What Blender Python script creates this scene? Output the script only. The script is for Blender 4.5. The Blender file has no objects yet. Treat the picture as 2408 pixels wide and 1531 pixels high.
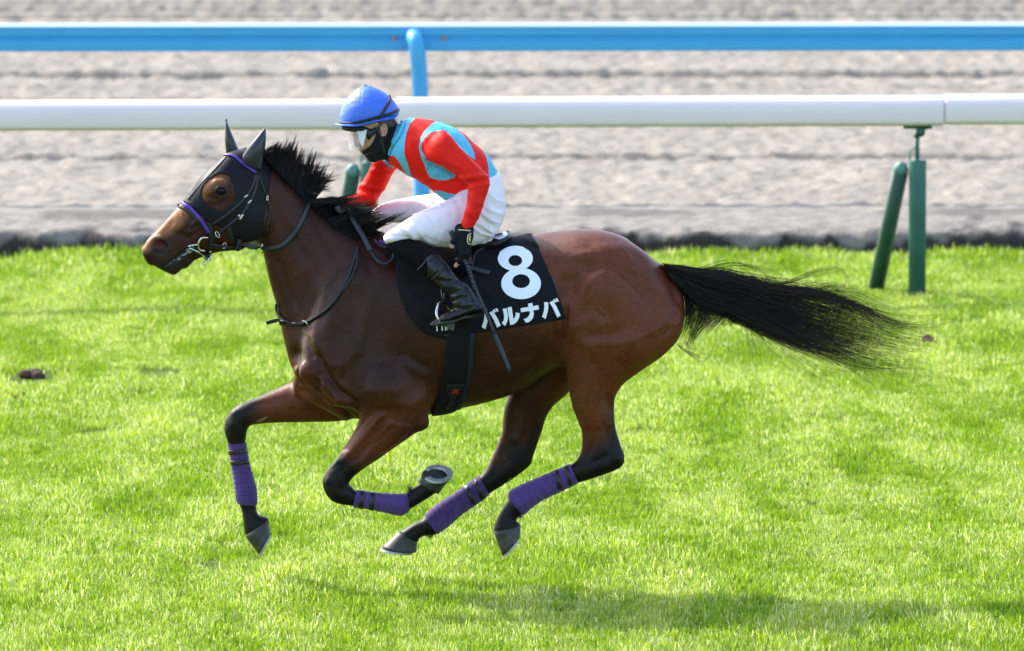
import bpy, bmesh, math, random
import numpy as np
from mathutils import Vector
from mathutils.bvhtree import BVHTree
random.seed(7); rng = np.random.default_rng(7)
scene = bpy.context.scene; COL = scene.collection

# ------------------------------------------------------------------ camera, sky, sun, exposure
CAM_D, CAM_H, FPX, PITCH = 30.0, 3.82, 17400.0, 0.0908      # metres, metres, focal length in 1/2408 of the frame width, radians
cam_data = bpy.data.cameras.new('camera'); cam = bpy.data.objects.new('camera', cam_data); COL.objects.link(cam)
cam.location = (0, -CAM_D, CAM_H); cam.rotation_euler = (math.pi/2 - PITCH, 0, 0)
cam_data.sensor_width = 36; cam_data.lens = 36*FPX/2408; cam_data.clip_start = 1; cam_data.clip_end = 2000
cam_data.dof.use_dof = True; cam_data.dof.focus_distance = 29.9; cam_data.dof.aperture_fstop = 6.0
scene.camera = cam
SUN_DIR = Vector((-0.86, 0.74, 1.0)).normalized()
world = bpy.data.worlds.new('World'); scene.world = world; world.use_nodes = True
wn = world.node_tree.nodes; bg = wn['Background']
sky = wn.new('ShaderNodeTexSky'); sky.sky_type = 'NISHITA'; sky.sun_disc = False
sky.sun_elevation = math.asin(SUN_DIR.z); sky.sun_rotation = math.atan2(SUN_DIR.x, SUN_DIR.y)
sky.air_density = 1.0; sky.dust_density = 2.0
bg.inputs['Strength'].default_value = 0.15
world.node_tree.links.new(sky.outputs[0], bg.inputs['Color'])
sd = bpy.data.lights.new('sun', 'SUN'); sd.energy = 2.05; sd.angle = math.radians(0.5); sd.color = (1.0, 0.95, 0.87)
sun = bpy.data.objects.new('sun', sd); COL.objects.link(sun); sun.location = (-20, 20, 30)
sun.rotation_euler = SUN_DIR.to_track_quat('Z', 'Y').to_euler()
vs = scene.view_settings; vs.view_transform = 'Standard'; vs.look = 'None'; vs.gamma = 1.0; vs.use_curve_mapping = False
vs.exposure = 1.72
scene.render.engine = 'CYCLES'

# ------------------------------------------------------------------ mapping a traced point to a place at a given distance
cp, sp = math.cos(PITCH), math.sin(PITCH)
def ray(px, py):
    a = (np.asarray(px, float)-1204)/FPX; b = (765.5-np.asarray(py, float))/FPX
    return np.stack([a, cp + b*sp, -sp + b*cp], -1)          # right=(1,0,0) fwd=(0,cp,-sp) up=(0,sp,cp)
def W(px, py, Y=0.0):
    d = ray(px, py); t = (np.asarray(Y)+CAM_D)/d[..., 1]
    return np.stack([d[..., 0]*t, d[..., 1]*t-CAM_D, CAM_H+d[..., 2]*t], -1)
def G(px, py, z=0.0):
    d = ray(px, py); t = (z-CAM_H)/d[..., 2]
    return np.stack([d[..., 0]*t, d[..., 1]*t-CAM_D, CAM_H+d[..., 2]*t], -1)
def project(v):
    x, y, z = v[..., 0], v[..., 1]+CAM_D, v[..., 2]-CAM_H
    f = y*cp - z*sp; u = y*sp + z*cp
    return np.stack([1204+FPX*x/f, 765.5-FPX*u/f], -1)
def zoom(x0, y0, s):
    return lambda x, y: ((x0+x/s)/1.7010, (y0+y/s)/1.7010)
R1 = zoom(500, 420, 1.7011); R2 = zoom(1200, 300, 2.187); R3 = zoom(1400, 800, 2.187); R4 = zoom(1600, 800, 1.7008)
R5 = zoom(800, 1400, 1.7009); R6 = zoom(1500, 1400, 1.7008); ZT = zoom(2500, 900, 1.72); ZP = zoom(3300, 300, 1.612)
ZK = zoom(1900, 1180, 6.337); ZB = zoom(1700, 1200, 7.653); ZE = zoom(1760, 1500, 10.936); ZH = zoom(1750, 850, 5.103)
Z5 = zoom(1320, 330, 4.64); Z6 = zoom(650, 700, 3.402); Z7 = zoom(1050, 1200, 2.784); Z8 = zoom(1050, 540, 3.645)
P0 = lambda x, y: (x, y)
def pts(z, l): return [z(*p) for p in l]

# ------------------------------------------------------------------ materials
def mat(name, col, rough=0.6, metal=0.0, spec=0.5, noise=None, bump=None, sheen=0, coat=0, stretch=None):
    m = bpy.data.materials.new(name); m.use_nodes = True; N = m.node_tree.nodes; L = m.node_tree.links
    b = N['Principled BSDF']; b.inputs['Base Color'].default_value = (*col, 1); b.inputs['Roughness'].default_value = rough
    b.inputs['Metallic'].default_value = metal; b.inputs['Specular IOR Level'].default_value = spec
    b.inputs['Sheen Weight'].default_value = sheen; b.inputs['Coat Weight'].default_value = coat
    if noise:
        sc, amt = noise; tc = N.new('ShaderNodeTexCoord'); n = N.new('ShaderNodeTexNoise'); n.inputs['Scale'].default_value = sc
        n.inputs['Detail'].default_value = 6; mp = N.new('ShaderNodeMapping'); mp.inputs['Scale'].default_value = stretch or (1, 1, 1); L.new(tc.outputs['Object'], mp.inputs['Vector']); L.new(mp.outputs[0], n.inputs['Vector'])
        r = N.new('ShaderNodeValToRGB'); r.color_ramp.elements[0].position = 0.3; r.color_ramp.elements[1].position = 0.7
        r.color_ramp.elements[0].color = (*[c*(1-amt) for c in col], 1); r.color_ramp.elements[1].color = (*[min(1, c*(1+amt)) for c in col], 1)
        L.new(n.outputs['Fac'], r.inputs[0]); L.new(r.outputs[0], b.inputs['Base Color'])
    if bump:
        sc, st, dist = bump; tc = N.new('ShaderNodeTexCoord'); n = N.new('ShaderNodeTexNoise'); n.inputs['Scale'].default_value = sc
        n.inputs['Detail'].default_value = 5; L.new(tc.outputs['Object'], n.inputs['Vector'])
        bp = N.new('ShaderNodeBump'); bp.inputs['Strength'].default_value = st; bp.inputs['Distance'].default_value = dist
        L.new(n.outputs['Fac'], bp.inputs['Height']); L.new(bp.outputs[0], b.inputs['Normal'])
    return m
def attr_mix(m, attr, col, lo=0.0, hi=0.0006, rough=None):
    """blend in another colour where a per-vertex distance attribute is positive"""
    N = m.node_tree.nodes; L = m.node_tree.links; b = N['Principled BSDF']
    a = N.new('ShaderNodeAttribute'); a.attribute_name = attr
    r = N.new('ShaderNodeMapRange'); r.inputs[1].default_value = lo; r.inputs[2].default_value = hi; L.new(a.outputs['Fac'], r.inputs[0])
    mx = N.new('ShaderNodeMix'); mx.data_type = 'RGBA'; L.new(r.outputs[0], mx.inputs[0])
    src = b.inputs['Base Color']
    if src.is_linked: L.new(src.links[0].from_socket, mx.inputs[6])
    else: mx.inputs[6].default_value = src.default_value
    mx.inputs[7].default_value = (*col, 1); L.new(mx.outputs[2], src)
    if rough is not None:
        mr = N.new('ShaderNodeMix'); mr.data_type = 'FLOAT'; L.new(r.outputs[0], mr.inputs[0])
        s = b.inputs['Roughness']; 
        if s.is_linked: L.new(s.links[0].from_socket, mr.inputs[2])
        else: mr.inputs[2].default_value = s.default_value
        mr.inputs[3].default_value = rough; L.new(mr.outputs[0], s)
    return m
M = {}
M['coat'] = mat('bay_coat', (0.040, 0.0102, 0.0044), 0.40, spec=0.22, noise=(7, 0.34), bump=(110, 0.22, 0.0024))
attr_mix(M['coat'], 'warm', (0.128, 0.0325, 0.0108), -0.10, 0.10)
def coat_detail(m):
    """lay of the short hair: fine streaks in colour and gloss, and faint veins under the skin"""
    N = m.node_tree.nodes; L = m.node_tree.links; b = N['Principled BSDF']; tc = N.new('ShaderNodeTexCoord'); mp = N.new('ShaderNodeMapping'); mp.inputs['Scale'].default_value = (1, 1, 3.2); mp.inputs['Rotation'].default_value = (0, .5, 0)
    L.new(tc.outputs['Object'], mp.inputs[0]); n = N.new('ShaderNodeTexNoise'); n.inputs['Scale'].default_value = 42; n.inputs['Detail'].default_value = 8; n.inputs['Roughness'].default_value = .7; L.new(mp.outputs[0], n.inputs[0])
    r = N.new('ShaderNodeMapRange'); r.inputs[1].default_value = .3; r.inputs[2].default_value = .7; r.inputs[3].default_value = .62; r.inputs[4].default_value = 1.45; L.new(n.outputs['Fac'], r.inputs[0])
    mx = N.new('ShaderNodeMix'); mx.data_type = 'RGBA'; mx.blend_type = 'MULTIPLY'; mx.inputs[0].default_value = 1; src = b.inputs['Base Color'].links[0].from_socket; L.new(src, mx.inputs[6]); L.new(r.outputs[0], mx.inputs[7]); L.new(mx.outputs[2], b.inputs['Base Color'])
    rr = N.new('ShaderNodeMapRange'); rr.inputs[1].default_value = .3; rr.inputs[2].default_value = .7; rr.inputs[3].default_value = .34; rr.inputs[4].default_value = .56; L.new(n.outputs['Fac'], rr.inputs[0]); L.new(rr.outputs[0], b.inputs['Roughness'])
    v = N.new('ShaderNodeTexNoise'); v.noise_type = 'RIDGED_MULTIFRACTAL'; v.inputs['Scale'].default_value = 5.5; v.inputs['Detail'].default_value = 3; v.inputs['Distortion'].default_value = .6; L.new(tc.outputs['Object'], v.inputs[0])
    old = b.inputs['Normal'].links[0].from_node; b2 = N.new('ShaderNodeBump'); b2.inputs['Strength'].default_value = .14; b2.inputs['Distance'].default_value = .006; L.new(v.outputs['Fac'], b2.inputs['Height']); L.new(b2.outputs[0], old.inputs['Normal'])
coat_detail(M['coat'])
attr_mix(M['coat'], 'sweat_glare', (0.16, 0.075, 0.045), -.02, .05, 0.20)  # sweaty loin: glossier, with its pale sun glare put into the colour
attr_mix(M['coat'], 'black', (0.0055, 0.0044, 0.0042), -0.035, 0.03, 0.5)
attr_mix(M['coat'], 'muzzle', (0.022, 0.017, 0.016), -0.02, 0.02)
attr_mix(M['coat'], 'tan', (0.34, 0.13, 0.046), -0.03, 0.015)  # tan nose top, its sunlit brightness put into the colour
attr_mix(M['coat'], 'chestnut', (0.20, 0.17, 0.12), 0, 0.004, 0.9)
attr_mix(M['coat'], 'red', (0.10, 0.014, 0.014), 0.0, 0.004, 0.35)
M['hair'] = mat('black_hair', (0.008, 0.0065, 0.0065), 0.45, spec=0.35)
M['hair_brown'] = mat('brown_tipped_hair', (0.035, 0.016, 0.012), 0.45, spec=0.5)
M['hood'] = mat('black_hood_cloth', (0.0055, 0.006, 0.0085), 0.5, spec=0.18, bump=(900, 0.1, 0.001), sheen=0.03)
M['purple'] = mat('purple_tape', (0.085, 0.028, 0.33), 0.5, noise=(60, .15))
M['wrap'] = mat('purple_bandage', (0.080, 0.040, 0.165), 0.9, spec=0.2, noise=(45, 0.18), bump=(420, 0.3, 0.002), sheen=0.3)
M['tape'] = mat('black_shiny_tape', (0.010, 0.010, 0.009), 0.28, bump=(160, 0.6, 0.004))
M['leather'] = mat('black_leather', (0.009, 0.009, 0.011), 0.45, spec=.35, bump=(300, 0.2, 0.002))
M['boot'] = mat('polished_boot_leather', (0.006, 0.006, 0.008), 0.30, spec=.45, bump=(70, 0.3, 0.004))
M['rein'] = mat('grey_rubber_rein', (0.022, 0.028, 0.036), 0.5, bump=(500, 0.4, 0.002))
M['metal'] = mat('bit_steel', (0.62, 0.60, 0.54), 0.25, metal=1.0)
M['brass'] = mat('brass', (0.55, 0.40, 0.13), 0.3, metal=1.0)
M['cloth'] = mat('black_number_cloth', (0.0055, 0.006, 0.0085), 0.8, spec=0.2, noise=(30, 0.2), bump=(500, 0.15, 0.001))
M['white_print'] = mat('white_print', (0.88, 0.90, 0.95), 0.6)
M['girth'] = mat('black_girth_web', (0.0055, 0.006, 0.007), 0.75, spec=.2, bump=(300, .3, .002))
M['girth_edge'] = mat('dark_blue_girth_edge', (0.009, 0.013, 0.018), 0.6, spec=.3)
M['red_thread'] = mat('red_embroidery', (0.30, 0.008, 0.010), 0.8)
M['hoof'] = mat('hoof_horn', (0.036, 0.034, 0.028), 0.5, noise=(22, 0.6), bump=(60, 0.25, 0.003))
M['shoe'] = mat('horseshoe_aluminium', (0.36, 0.37, 0.36), 0.5, metal=0.6)
M['eye'] = mat('dark_eye', (0.004, 0.003, 0.0025), 0.10, spec=.22)
M['foam'] = mat('mouth_foam', (0.24, 0.24, 0.23), 0.4, bump=(300, 0.8, 0.004))
M['skin'] = mat('skin', (0.52, 0.27, 0.19), 0.5, noise=(40, 0.12))
M['skin'].node_tree.nodes['Principled BSDF'].inputs['Subsurface Weight'].default_value = 0.15
M['skin'].node_tree.nodes['Principled BSDF'].inputs['Subsurface Radius'].default_value = (0.01, 0.004, 0.002)
M['man_hair'] = mat('light_brown_hair', (0.22, 0.15, 0.09), 0.6, noise=(150, 0.5))
M['silk'] = mat('red_silk', (0.80, 0.015, 0.007), 0.6, spec=0.15, sheen=0.0, noise=(14, .05), bump=(700, 0.12, 0.001))
attr_mix(M['silk'], 'blue', (0.10, 0.47, 0.66), -0.0004, 0.0004)
M['breech'] = mat('white_breeches', (0.86, 0.78, 0.83), 0.62, spec=0.3, noise=(8, 0.03), bump=(24, 0.25, 0.01))
M['sock'] = mat('black_legging', (0.005, 0.005, 0.006), 0.85, spec=.1, bump=(60, .3, .004))
M['helmet'] = mat('blue_helmet_cover', (0.045, 0.15, 0.70), 0.5, noise=(8, 0.08), bump=(22, 0.18, 0.006))
M['strapblack'] = mat('black_webbing', (0.010, 0.010, 0.011), 0.5, bump=(500, .3, .002))
M['mask'] = mat('black_face_mask', (0.008, 0.008, 0.010), 0.7, spec=.25, bump=(90, .3, .003))
M['goggle'] = mat('black_goggle_foam', (0.008, 0.009, 0.007), 0.4)
M['glove'] = mat('black_glove', (0.005, 0.005, 0.007), 0.75, spec=.2, bump=(120, .3, .002))
M['cream'] = mat('cream_piping', (0.62, 0.58, 0.42), 0.6)
M['whip'] = mat('whip_black', (0.014, 0.018, 0.026), 0.42, bump=(300, .4, .002))
M['saddle_white'] = mat('white_saddle_seat', (0.72, 0.73, 0.74), 0.3)
M['rail_white'] = mat('white_rail_plastic', (0.93, 0.77, 0.80), 0.35, noise=(3, 0.02))
M['rail_dark'] = mat('rail_joint_gap', (0.12, 0.12, 0.12), 0.8)
M['green_post'] = mat('green_post_cover', (0.036, 0.130, 0.105), 0.5, noise=(6, 0.15))
M['green_dark'] = mat('dark_green_brace', (0.016, 0.075, 0.044), 0.55, noise=(12, .2), bump=(60, .4, .004))
M['green_pale'] = mat('pale_green_bracket', (0.10, 0.24, 0.22), 0.5, noise=(20, .3))
M['blue_rail'] = mat('blue_rail_paint', (0.042, 0.345, 0.63), 0.45, noise=(3, 0.06))
M['bolt'] = mat('rusty_bolt', (0.35, 0.24, 0.18), 0.5, metal=0.6)
M['clod'] = mat('brown_earth', (0.075, 0.042, 0.026), 0.95, noise=(60, .4), bump=(90, .8, .01))
# clear visor: mostly see-through, with the sheen of plastic
def clear(name, tint, fac, rough):
    m = bpy.data.materials.new(name); m.use_nodes = True; N = m.node_tree.nodes; L = m.node_tree.links; N.clear()
    o = N.new('ShaderNodeOutputMaterial'); t = N.new('ShaderNodeBsdfTransparent'); p = N.new('ShaderNodeBsdfPrincipled')
    p.inputs['Base Color'].default_value = (*tint, 1); p.inputs['Roughness'].default_value = rough
    tc = N.new('ShaderNodeTexCoord'); n = N.new('ShaderNodeTexNoise'); n.inputs['Scale'].default_value = 130; L.new(tc.outputs['Object'], n.inputs[0])
    r = N.new('ShaderNodeMapRange'); r.inputs[1].default_value = .64; r.inputs[2].default_value = .72; r.inputs[3].default_value = fac; r.inputs[4].default_value = min(1, fac+.35); L.new(n.outputs['Fac'], r.inputs[0])
    mx = N.new('ShaderNodeMixShader'); L.new(r.outputs[0], mx.inputs[0]); L.new(t.outputs[0], mx.inputs[1]); L.new(p.outputs[0], mx.inputs[2]); L.new(mx.outputs[0], o.inputs[0])
    return m
M['visor'] = clear('clear_visor', (.75, .74, .72), 0.22, 0.15)
M['visor_side'] = clear('glare_visor', (.86, .88, .92), 0.72, 0.3)  # whitish tint paints the bright reflection into the near pane

# ------------------------------------------------------------------ object helpers
BASE = {}
def thing(name, label, cat, loc=(0, 0, 0), group=None, kind=None):
    o = bpy.data.objects.new(name, None); COL.objects.link(o); o.location = loc; o.empty_display_size = 0.1
    o['label'] = label; o['category'] = cat
    if group: o['group'] = group
    BASE[o.name] = np.array(loc, float); return o
def base_of(o): return BASE.get(o.name, np.zeros(3)) if o is not None else np.zeros(3)
def obj(name, v, f, m, parent=None, smooth=True, attrs=None, label=None, loc=None):
    """link one mesh object; v are world coordinates"""
    v = np.asarray(v, float); b = base_of(parent); org = np.asarray(loc, float) if loc is not None else b
    me = bpy.data.meshes.new(name); vv = v-org
    if isinstance(f, np.ndarray) and f.ndim == 2:
        k = f.shape[1]; me.vertices.add(len(vv)); me.vertices.foreach_set('co', vv.astype(np.float32).ravel())
        me.loops.add(f.size); me.loops.foreach_set('vertex_index', f.astype(np.int32).ravel())
        me.polygons.add(len(f)); me.polygons.foreach_set('loop_start', np.arange(0, f.size, k, dtype=np.int32))
        me.update(calc_edges=True); me.validate()
    else:
        me.from_pydata([tuple(x) for x in vv], [], [tuple(int(i) for i in q) for q in f]); me.update()
    if smooth: me.polygons.foreach_set('use_smooth', [True]*len(me.polygons))
    for k, a in (attrs or {}).items():
        at = me.attributes.new(k, 'FLOAT', 'POINT'); at.data.foreach_set('value', np.asarray(a, np.float32))
    if m is not None: me.materials.append(m)
    o = bpy.data.objects.new(name, me); COL.objects.link(o)
    if parent is not None: o.parent = parent
    o.location = org-b if parent is not None else org
    BASE[o.name] = org
    if label: o['label'] = label
    return o
def tag(o, label, cat, group=None):
    o['label'] = label; o['category'] = cat
    if group: o['group'] = group
    return o
class MB:
    def __init__(s): s.v = []; s.f = []; s.n = 0
    def add(s, v, f):
        v = np.asarray(v, float); s.v.append(v); s.f += [tuple(int(i)+s.n for i in q) for q in f]; s.n += len(v); return s
    def out(s, name, m, parent=None, **k): return obj(name, np.concatenate(s.v), s.f, m, parent, **k)
def spline(p, n):
    """Catmull-Rom through rows of p, n samples per span"""
    p = np.asarray(p, float); q = np.vstack([2*p[0]-p[1], p, 2*p[-1]-p[-2]]); out = []
    for i in range(1, len(q)-2):
        t = np.linspace(0, 1, n, endpoint=False)[:, None]; a, b, c, d = q[i-1], q[i], q[i+1], q[i+2]
        out.append(0.5*((2*b)+(-a+c)*t+(2*a-5*b+4*c-d)*t*t+(-a+3*b-3*c+d)*t**3))
    out.append(p[-1:]); return np.vstack(out)
def frames(c):
    T = np.gradient(c, axis=0); T /= np.linalg.norm(T, axis=1)[:, None]+1e-9
    up = np.array([0, -1.0, 0.15]); S = np.cross(T, up); S /= np.linalg.norm(S, axis=1)[:, None]+1e-9
    return T, S, np.cross(S, T)
def tube(c, r, k=10, cap=True, rb=None):
    c = np.asarray(c, float); n = len(c); r = np.broadcast_to(np.asarray(r, float), (n,)); rb = r if rb is None else np.broadcast_to(np.asarray(rb, float), (n,))
    T, S, B = frames(c); a = np.linspace(0, 2*np.pi, k, endpoint=False)
    v = c[:, None]+S[:, None]*(np.cos(a)[None, :, None]*r[:, None, None])+B[:, None]*(np.sin(a)[None, :, None]*rb[:, None, None])
    v = v.reshape(-1, 3); f = []
    for i in range(n-1):
        for j in range(k): f.append((i*k+j, i*k+(j+1) % k, (i+1)*k+(j+1) % k, (i+1)*k+j))
    if cap: f.append(tuple(range(k-1, -1, -1))); f.append(tuple((n-1)*k+j for j in range(k)))
    return v, f
def box(lo, hi):
    x0, y0, z0 = lo; x1, y1, z1 = hi
    v = [(x0, y0, z0), (x1, y0, z0), (x1, y1, z0), (x0, y1, z0), (x0, y0, z1), (x1, y0, z1), (x1, y1, z1), (x0, y1, z1)]
    return v, [(0, 3, 2, 1), (4, 5, 6, 7), (0, 1, 5, 4), (1, 2, 6, 5), (2, 3, 7, 6), (3, 0, 4, 7)]
def ball(c, r, n=16, m=10, sq=(1, 1, 1)):
    v = [(0, 0, 1)]; f = []
    for i in range(1, m):
        for j in range(n):
            t = math.pi*i/m; a = 2*math.pi*j/n; v.append((math.sin(t)*math.cos(a), math.sin(t)*math.sin(a), math.cos(t)))
    v.append((0, 0, -1)); L = len(v)-1
    for j in range(n):
        f.append((0, 1+j, 1+(j+1) % n)); f.append((L, 1+(m-2)*n+(j+1) % n, 1+(m-2)*n+j))
        for i in range(m-2): f.append((1+i*n+j, 1+(i+1)*n+j, 1+(i+1)*n+(j+1) % n, 1+i*n+(j+1) % n))
    return np.array(v)*np.array(sq)*r+np.array(c), f

# ------------------------------------------------------------------ implicit modelling: strips traced as edge pairs, smooth union, surface nets
def sd_poly(p, poly):
    """signed distance (positive inside) of points p (...,2) to a polygon"""
    poly = np.asarray(poly, float); x, y = p[..., 0], p[..., 1]; d = np.full(x.shape, 1e9); ins = np.zeros(x.shape, bool)
    for i in range(len(poly)):
        a = poly[i-1]; b = poly[i]; e = b-a; w0 = x-a[0]; w1 = y-a[1]; t = np.clip((w0*e[0]+w1*e[1])/(e@e+1e-12), 0, 1)
        d = np.minimum(d, (w0-e[0]*t)**2+(w1-e[1]*t)**2)
        if e[1] != 0: ins ^= ((a[1] > y) != (b[1] > y)) & (x < e[0]*(y-a[1])/e[1]+a[0])
    d = np.sqrt(d); return np.where(ins, d, -d)
def smin(a, b, k):
    if k <= 0: return np.minimum(a, b)
    h = np.clip(0.5+0.5*(b-a)/k, 0, 1); return b*(1-h)+a*h-k*h*(1-h)
class Field:
    def __init__(s, xs, ys, zs):
        s.xs, s.ys, s.zs = [np.asarray(a, np.float32) for a in (xs, ys, zs)]
        s.F = np.full((len(xs), len(ys), len(zs)), 1.0, np.float32)
    def strip(s, z, rows, k=0.03, cap=0.5, n=5, pw=2.0, add=0.0, cut=None):
        """rows: (ax,ay, bx,by, lateral half width, lateral centre [, position of greatest width -1..1])"""
        A, B, w, yc, s0 = [], [], [], [], []
        for r in rows:
            Y = r[5]; A.append(W(*z(r[0], r[1]), Y)[[0, 2]]); B.append(W(*z(r[2], r[3]), Y)[[0, 2]]); w.append(r[4]); yc.append(Y); s0.append(r[6] if len(r) > 6 else 0)
        q = spline(np.column_stack([np.array(A), np.array(B), w, yc, s0]), n)
        s.slices(q, k, cap, pw, add, cut)
    def slices(s, q, k, cap, pw, add, cut=None):
        A, B, w, yc, s0 = q[:, :2], q[:, 2:4], np.maximum(q[:, 4], .004), q[:, 5], np.clip(q[:, 6], -.8, .8)
        C = (A+B)/2; r = np.maximum(np.linalg.norm(B-A, axis=1)/2, .003); u = (B-A)/(2*r[:, None])
        nrm = np.stack([-u[:, 1], u[:, 0]], 1)
        if (nrm[0]@(C[1]-C[0])) < 0: nrm = -nrm
        mg = 0.06+add
        lo = np.minimum(A.min(0), B.min(0))-mg-r.max()*.3; hi = np.maximum(A.max(0), B.max(0))+mg+r.max()*.3
        i0, i1 = np.searchsorted(s.xs, [lo[0], hi[0]]); k0, k1 = np.searchsorted(s.zs, [lo[1], hi[1]])
        j0, j1 = np.searchsorted(s.ys, [(yc-w).min()-mg, (yc+w).max()+mg])
        X, Z = np.meshgrid(s.xs[i0:i1], s.zs[k0:k1], indexing='ij'); P = np.stack([X, Z], -1).astype(float)
        e = [((P-C[i])*nrm[i]).sum(-1) for i in range(len(q))]
        Yg = s.ys[j0:j1].astype(float)[None, :, None]; D = np.full((i1-i0, j1-j0, k1-k0), 1.0)
        def put(mask, t, i, j, over):
            if not mask.any(): return
            ii, kk = np.nonzero(mask); t = t[ii, kk]; Pm = P[ii, kk]
            lerp = lambda a: (a[i]*(1-t)+a[j]*t) if a.ndim == 1 else a[i]*(1-t)[:, None]+a[j]*t[:, None]
            c, rr, uu, ww, yy, ss = lerp(C), lerp(r), lerp(u), lerp(w), lerp(yc), lerp(s0)
            sv = ((Pm-c)*uu).sum(1)/rr; up = sv > ss
            rs = np.where(up, rr*(1-ss), rr*(1+ss)); sg = (sv-ss)*rr/rs
            ov = np.zeros(len(t)) if over is None else over[ii, kk]; cl = np.maximum(cap*np.minimum(rr, ww), .004)
            qv = (Yg[0, :, 0][None, :]-yy[:, None])/ww[:, None]
            s2 = np.abs(sg)[:, None]; o2 = (ov/cl)[:, None]; aq = np.abs(qv)
            k0_ = (s2**pw+aq**pw+o2**pw)**(1/pw); k1_ = np.sqrt((s2/rs[:, None])**2+(aq/ww[:, None])**2+(o2/cl[:, None])**2)+1e-6
            d = np.maximum(k0_*(k0_-1)/k1_, -np.minimum(rs, ww)[:, None])
            D[ii, :, kk] = np.minimum(D[ii, :, kk], d)
        n = len(q)
        for i in range(n-1):
            den = e[i]-e[i+1]; m = (e[i] >= 0) & (e[i+1] < 0)
            put(m, np.where(m, e[i]/np.where(den == 0, 1, den), 0), i, i+1, None)
        z0 = np.zeros_like(e[0]); R = r.max()*1.6+.05
        put((e[0] < 0) & (e[0] > -R), z0, 0, 0, -e[0]); put((e[-1] >= 0) & (e[-1] < R), z0, n-1, n-1, e[-1])
        D -= add; sl = (slice(i0, i1), slice(j0, j1), slice(k0, k1))
        if cut == 'sub': s.F[sl] = np.maximum(s.F[sl], -D)
        else: s.F[sl] = smin(s.F[sl], D.astype(np.float32), k)
    def capsule(s, a, b, ra, rb, k=0.006, sub=False):
        a = np.asarray(a, float); b = np.asarray(b, float); m = max(ra, rb)+.03
        lo = np.minimum(a, b)-m; hi = np.maximum(a, b)+m
        i0, i1 = np.searchsorted(s.xs, [lo[0], hi[0]]); j0, j1 = np.searchsorted(s.ys, [lo[1], hi[1]]); k0, k1 = np.searchsorted(s.zs, [lo[2], hi[2]])
        X = s.xs[i0:i1][:, None, None]-a[0]; Y = s.ys[j0:j1][None, :, None]-a[1]; Z = s.zs[k0:k1][None, None, :]-a[2]
        d = b-a; t = np.clip((X*d[0]+Y*d[1]+Z*d[2])/(d@d+1e-12), 0, 1)
        D = np.sqrt((X-t*d[0])**2+(Y-t*d[1])**2+(Z-t*d[2])**2)-(ra*(1-t)+rb*t); sl = (slice(i0, i1), slice(j0, j1), slice(k0, k1))
        s.F[sl] = np.maximum(s.F[sl], -D) if sub else smin(s.F[sl], D.astype(np.float32), k)
    def ellipsoid(s, c, rad, k=0.01, sub=False):
        c = np.asarray(c, float); rad = np.asarray(rad, float); lo = c-rad-.03-k; hi = c+rad+.03+k
        i0, i1 = np.searchsorted(s.xs, [lo[0], hi[0]]); j0, j1 = np.searchsorted(s.ys, [lo[1], hi[1]]); k0, k1 = np.searchsorted(s.zs, [lo[2], hi[2]])
        X = (s.xs[i0:i1][:, None, None]-c[0]); Y = (s.ys[j0:j1][None, :, None]-c[1]); Z = (s.zs[k0:k1][None, None, :]-c[2])
        p0 = np.sqrt((X/rad[0])**2+(Y/rad[1])**2+(Z/rad[2])**2); p1 = np.sqrt((X/rad[0]**2)**2+(Y/rad[1]**2)**2+(Z/rad[2]**2)**2)+1e-6
        D = np.maximum(p0*(p0-1)/p1, -rad.min()); sl = (slice(i0, i1), slice(j0, j1), slice(k0, k1))
        s.F[sl] = np.maximum(s.F[sl], -D) if sub else smin(s.F[sl], D.astype(np.float32), k)
    def region(s, poly, Y, lo=None, hi=None):
        """positive-outside distance of the prism over a traced polygon"""
        pw = np.array([W(p[0], p[1], Y)[[0, 2]] for p in poly]); X, Z = np.meshgrid(s.xs, s.zs, indexing='ij')
        return (-sd_poly(np.stack([X, Z], -1), pw))[:, None, :].astype(np.float32)
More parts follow.
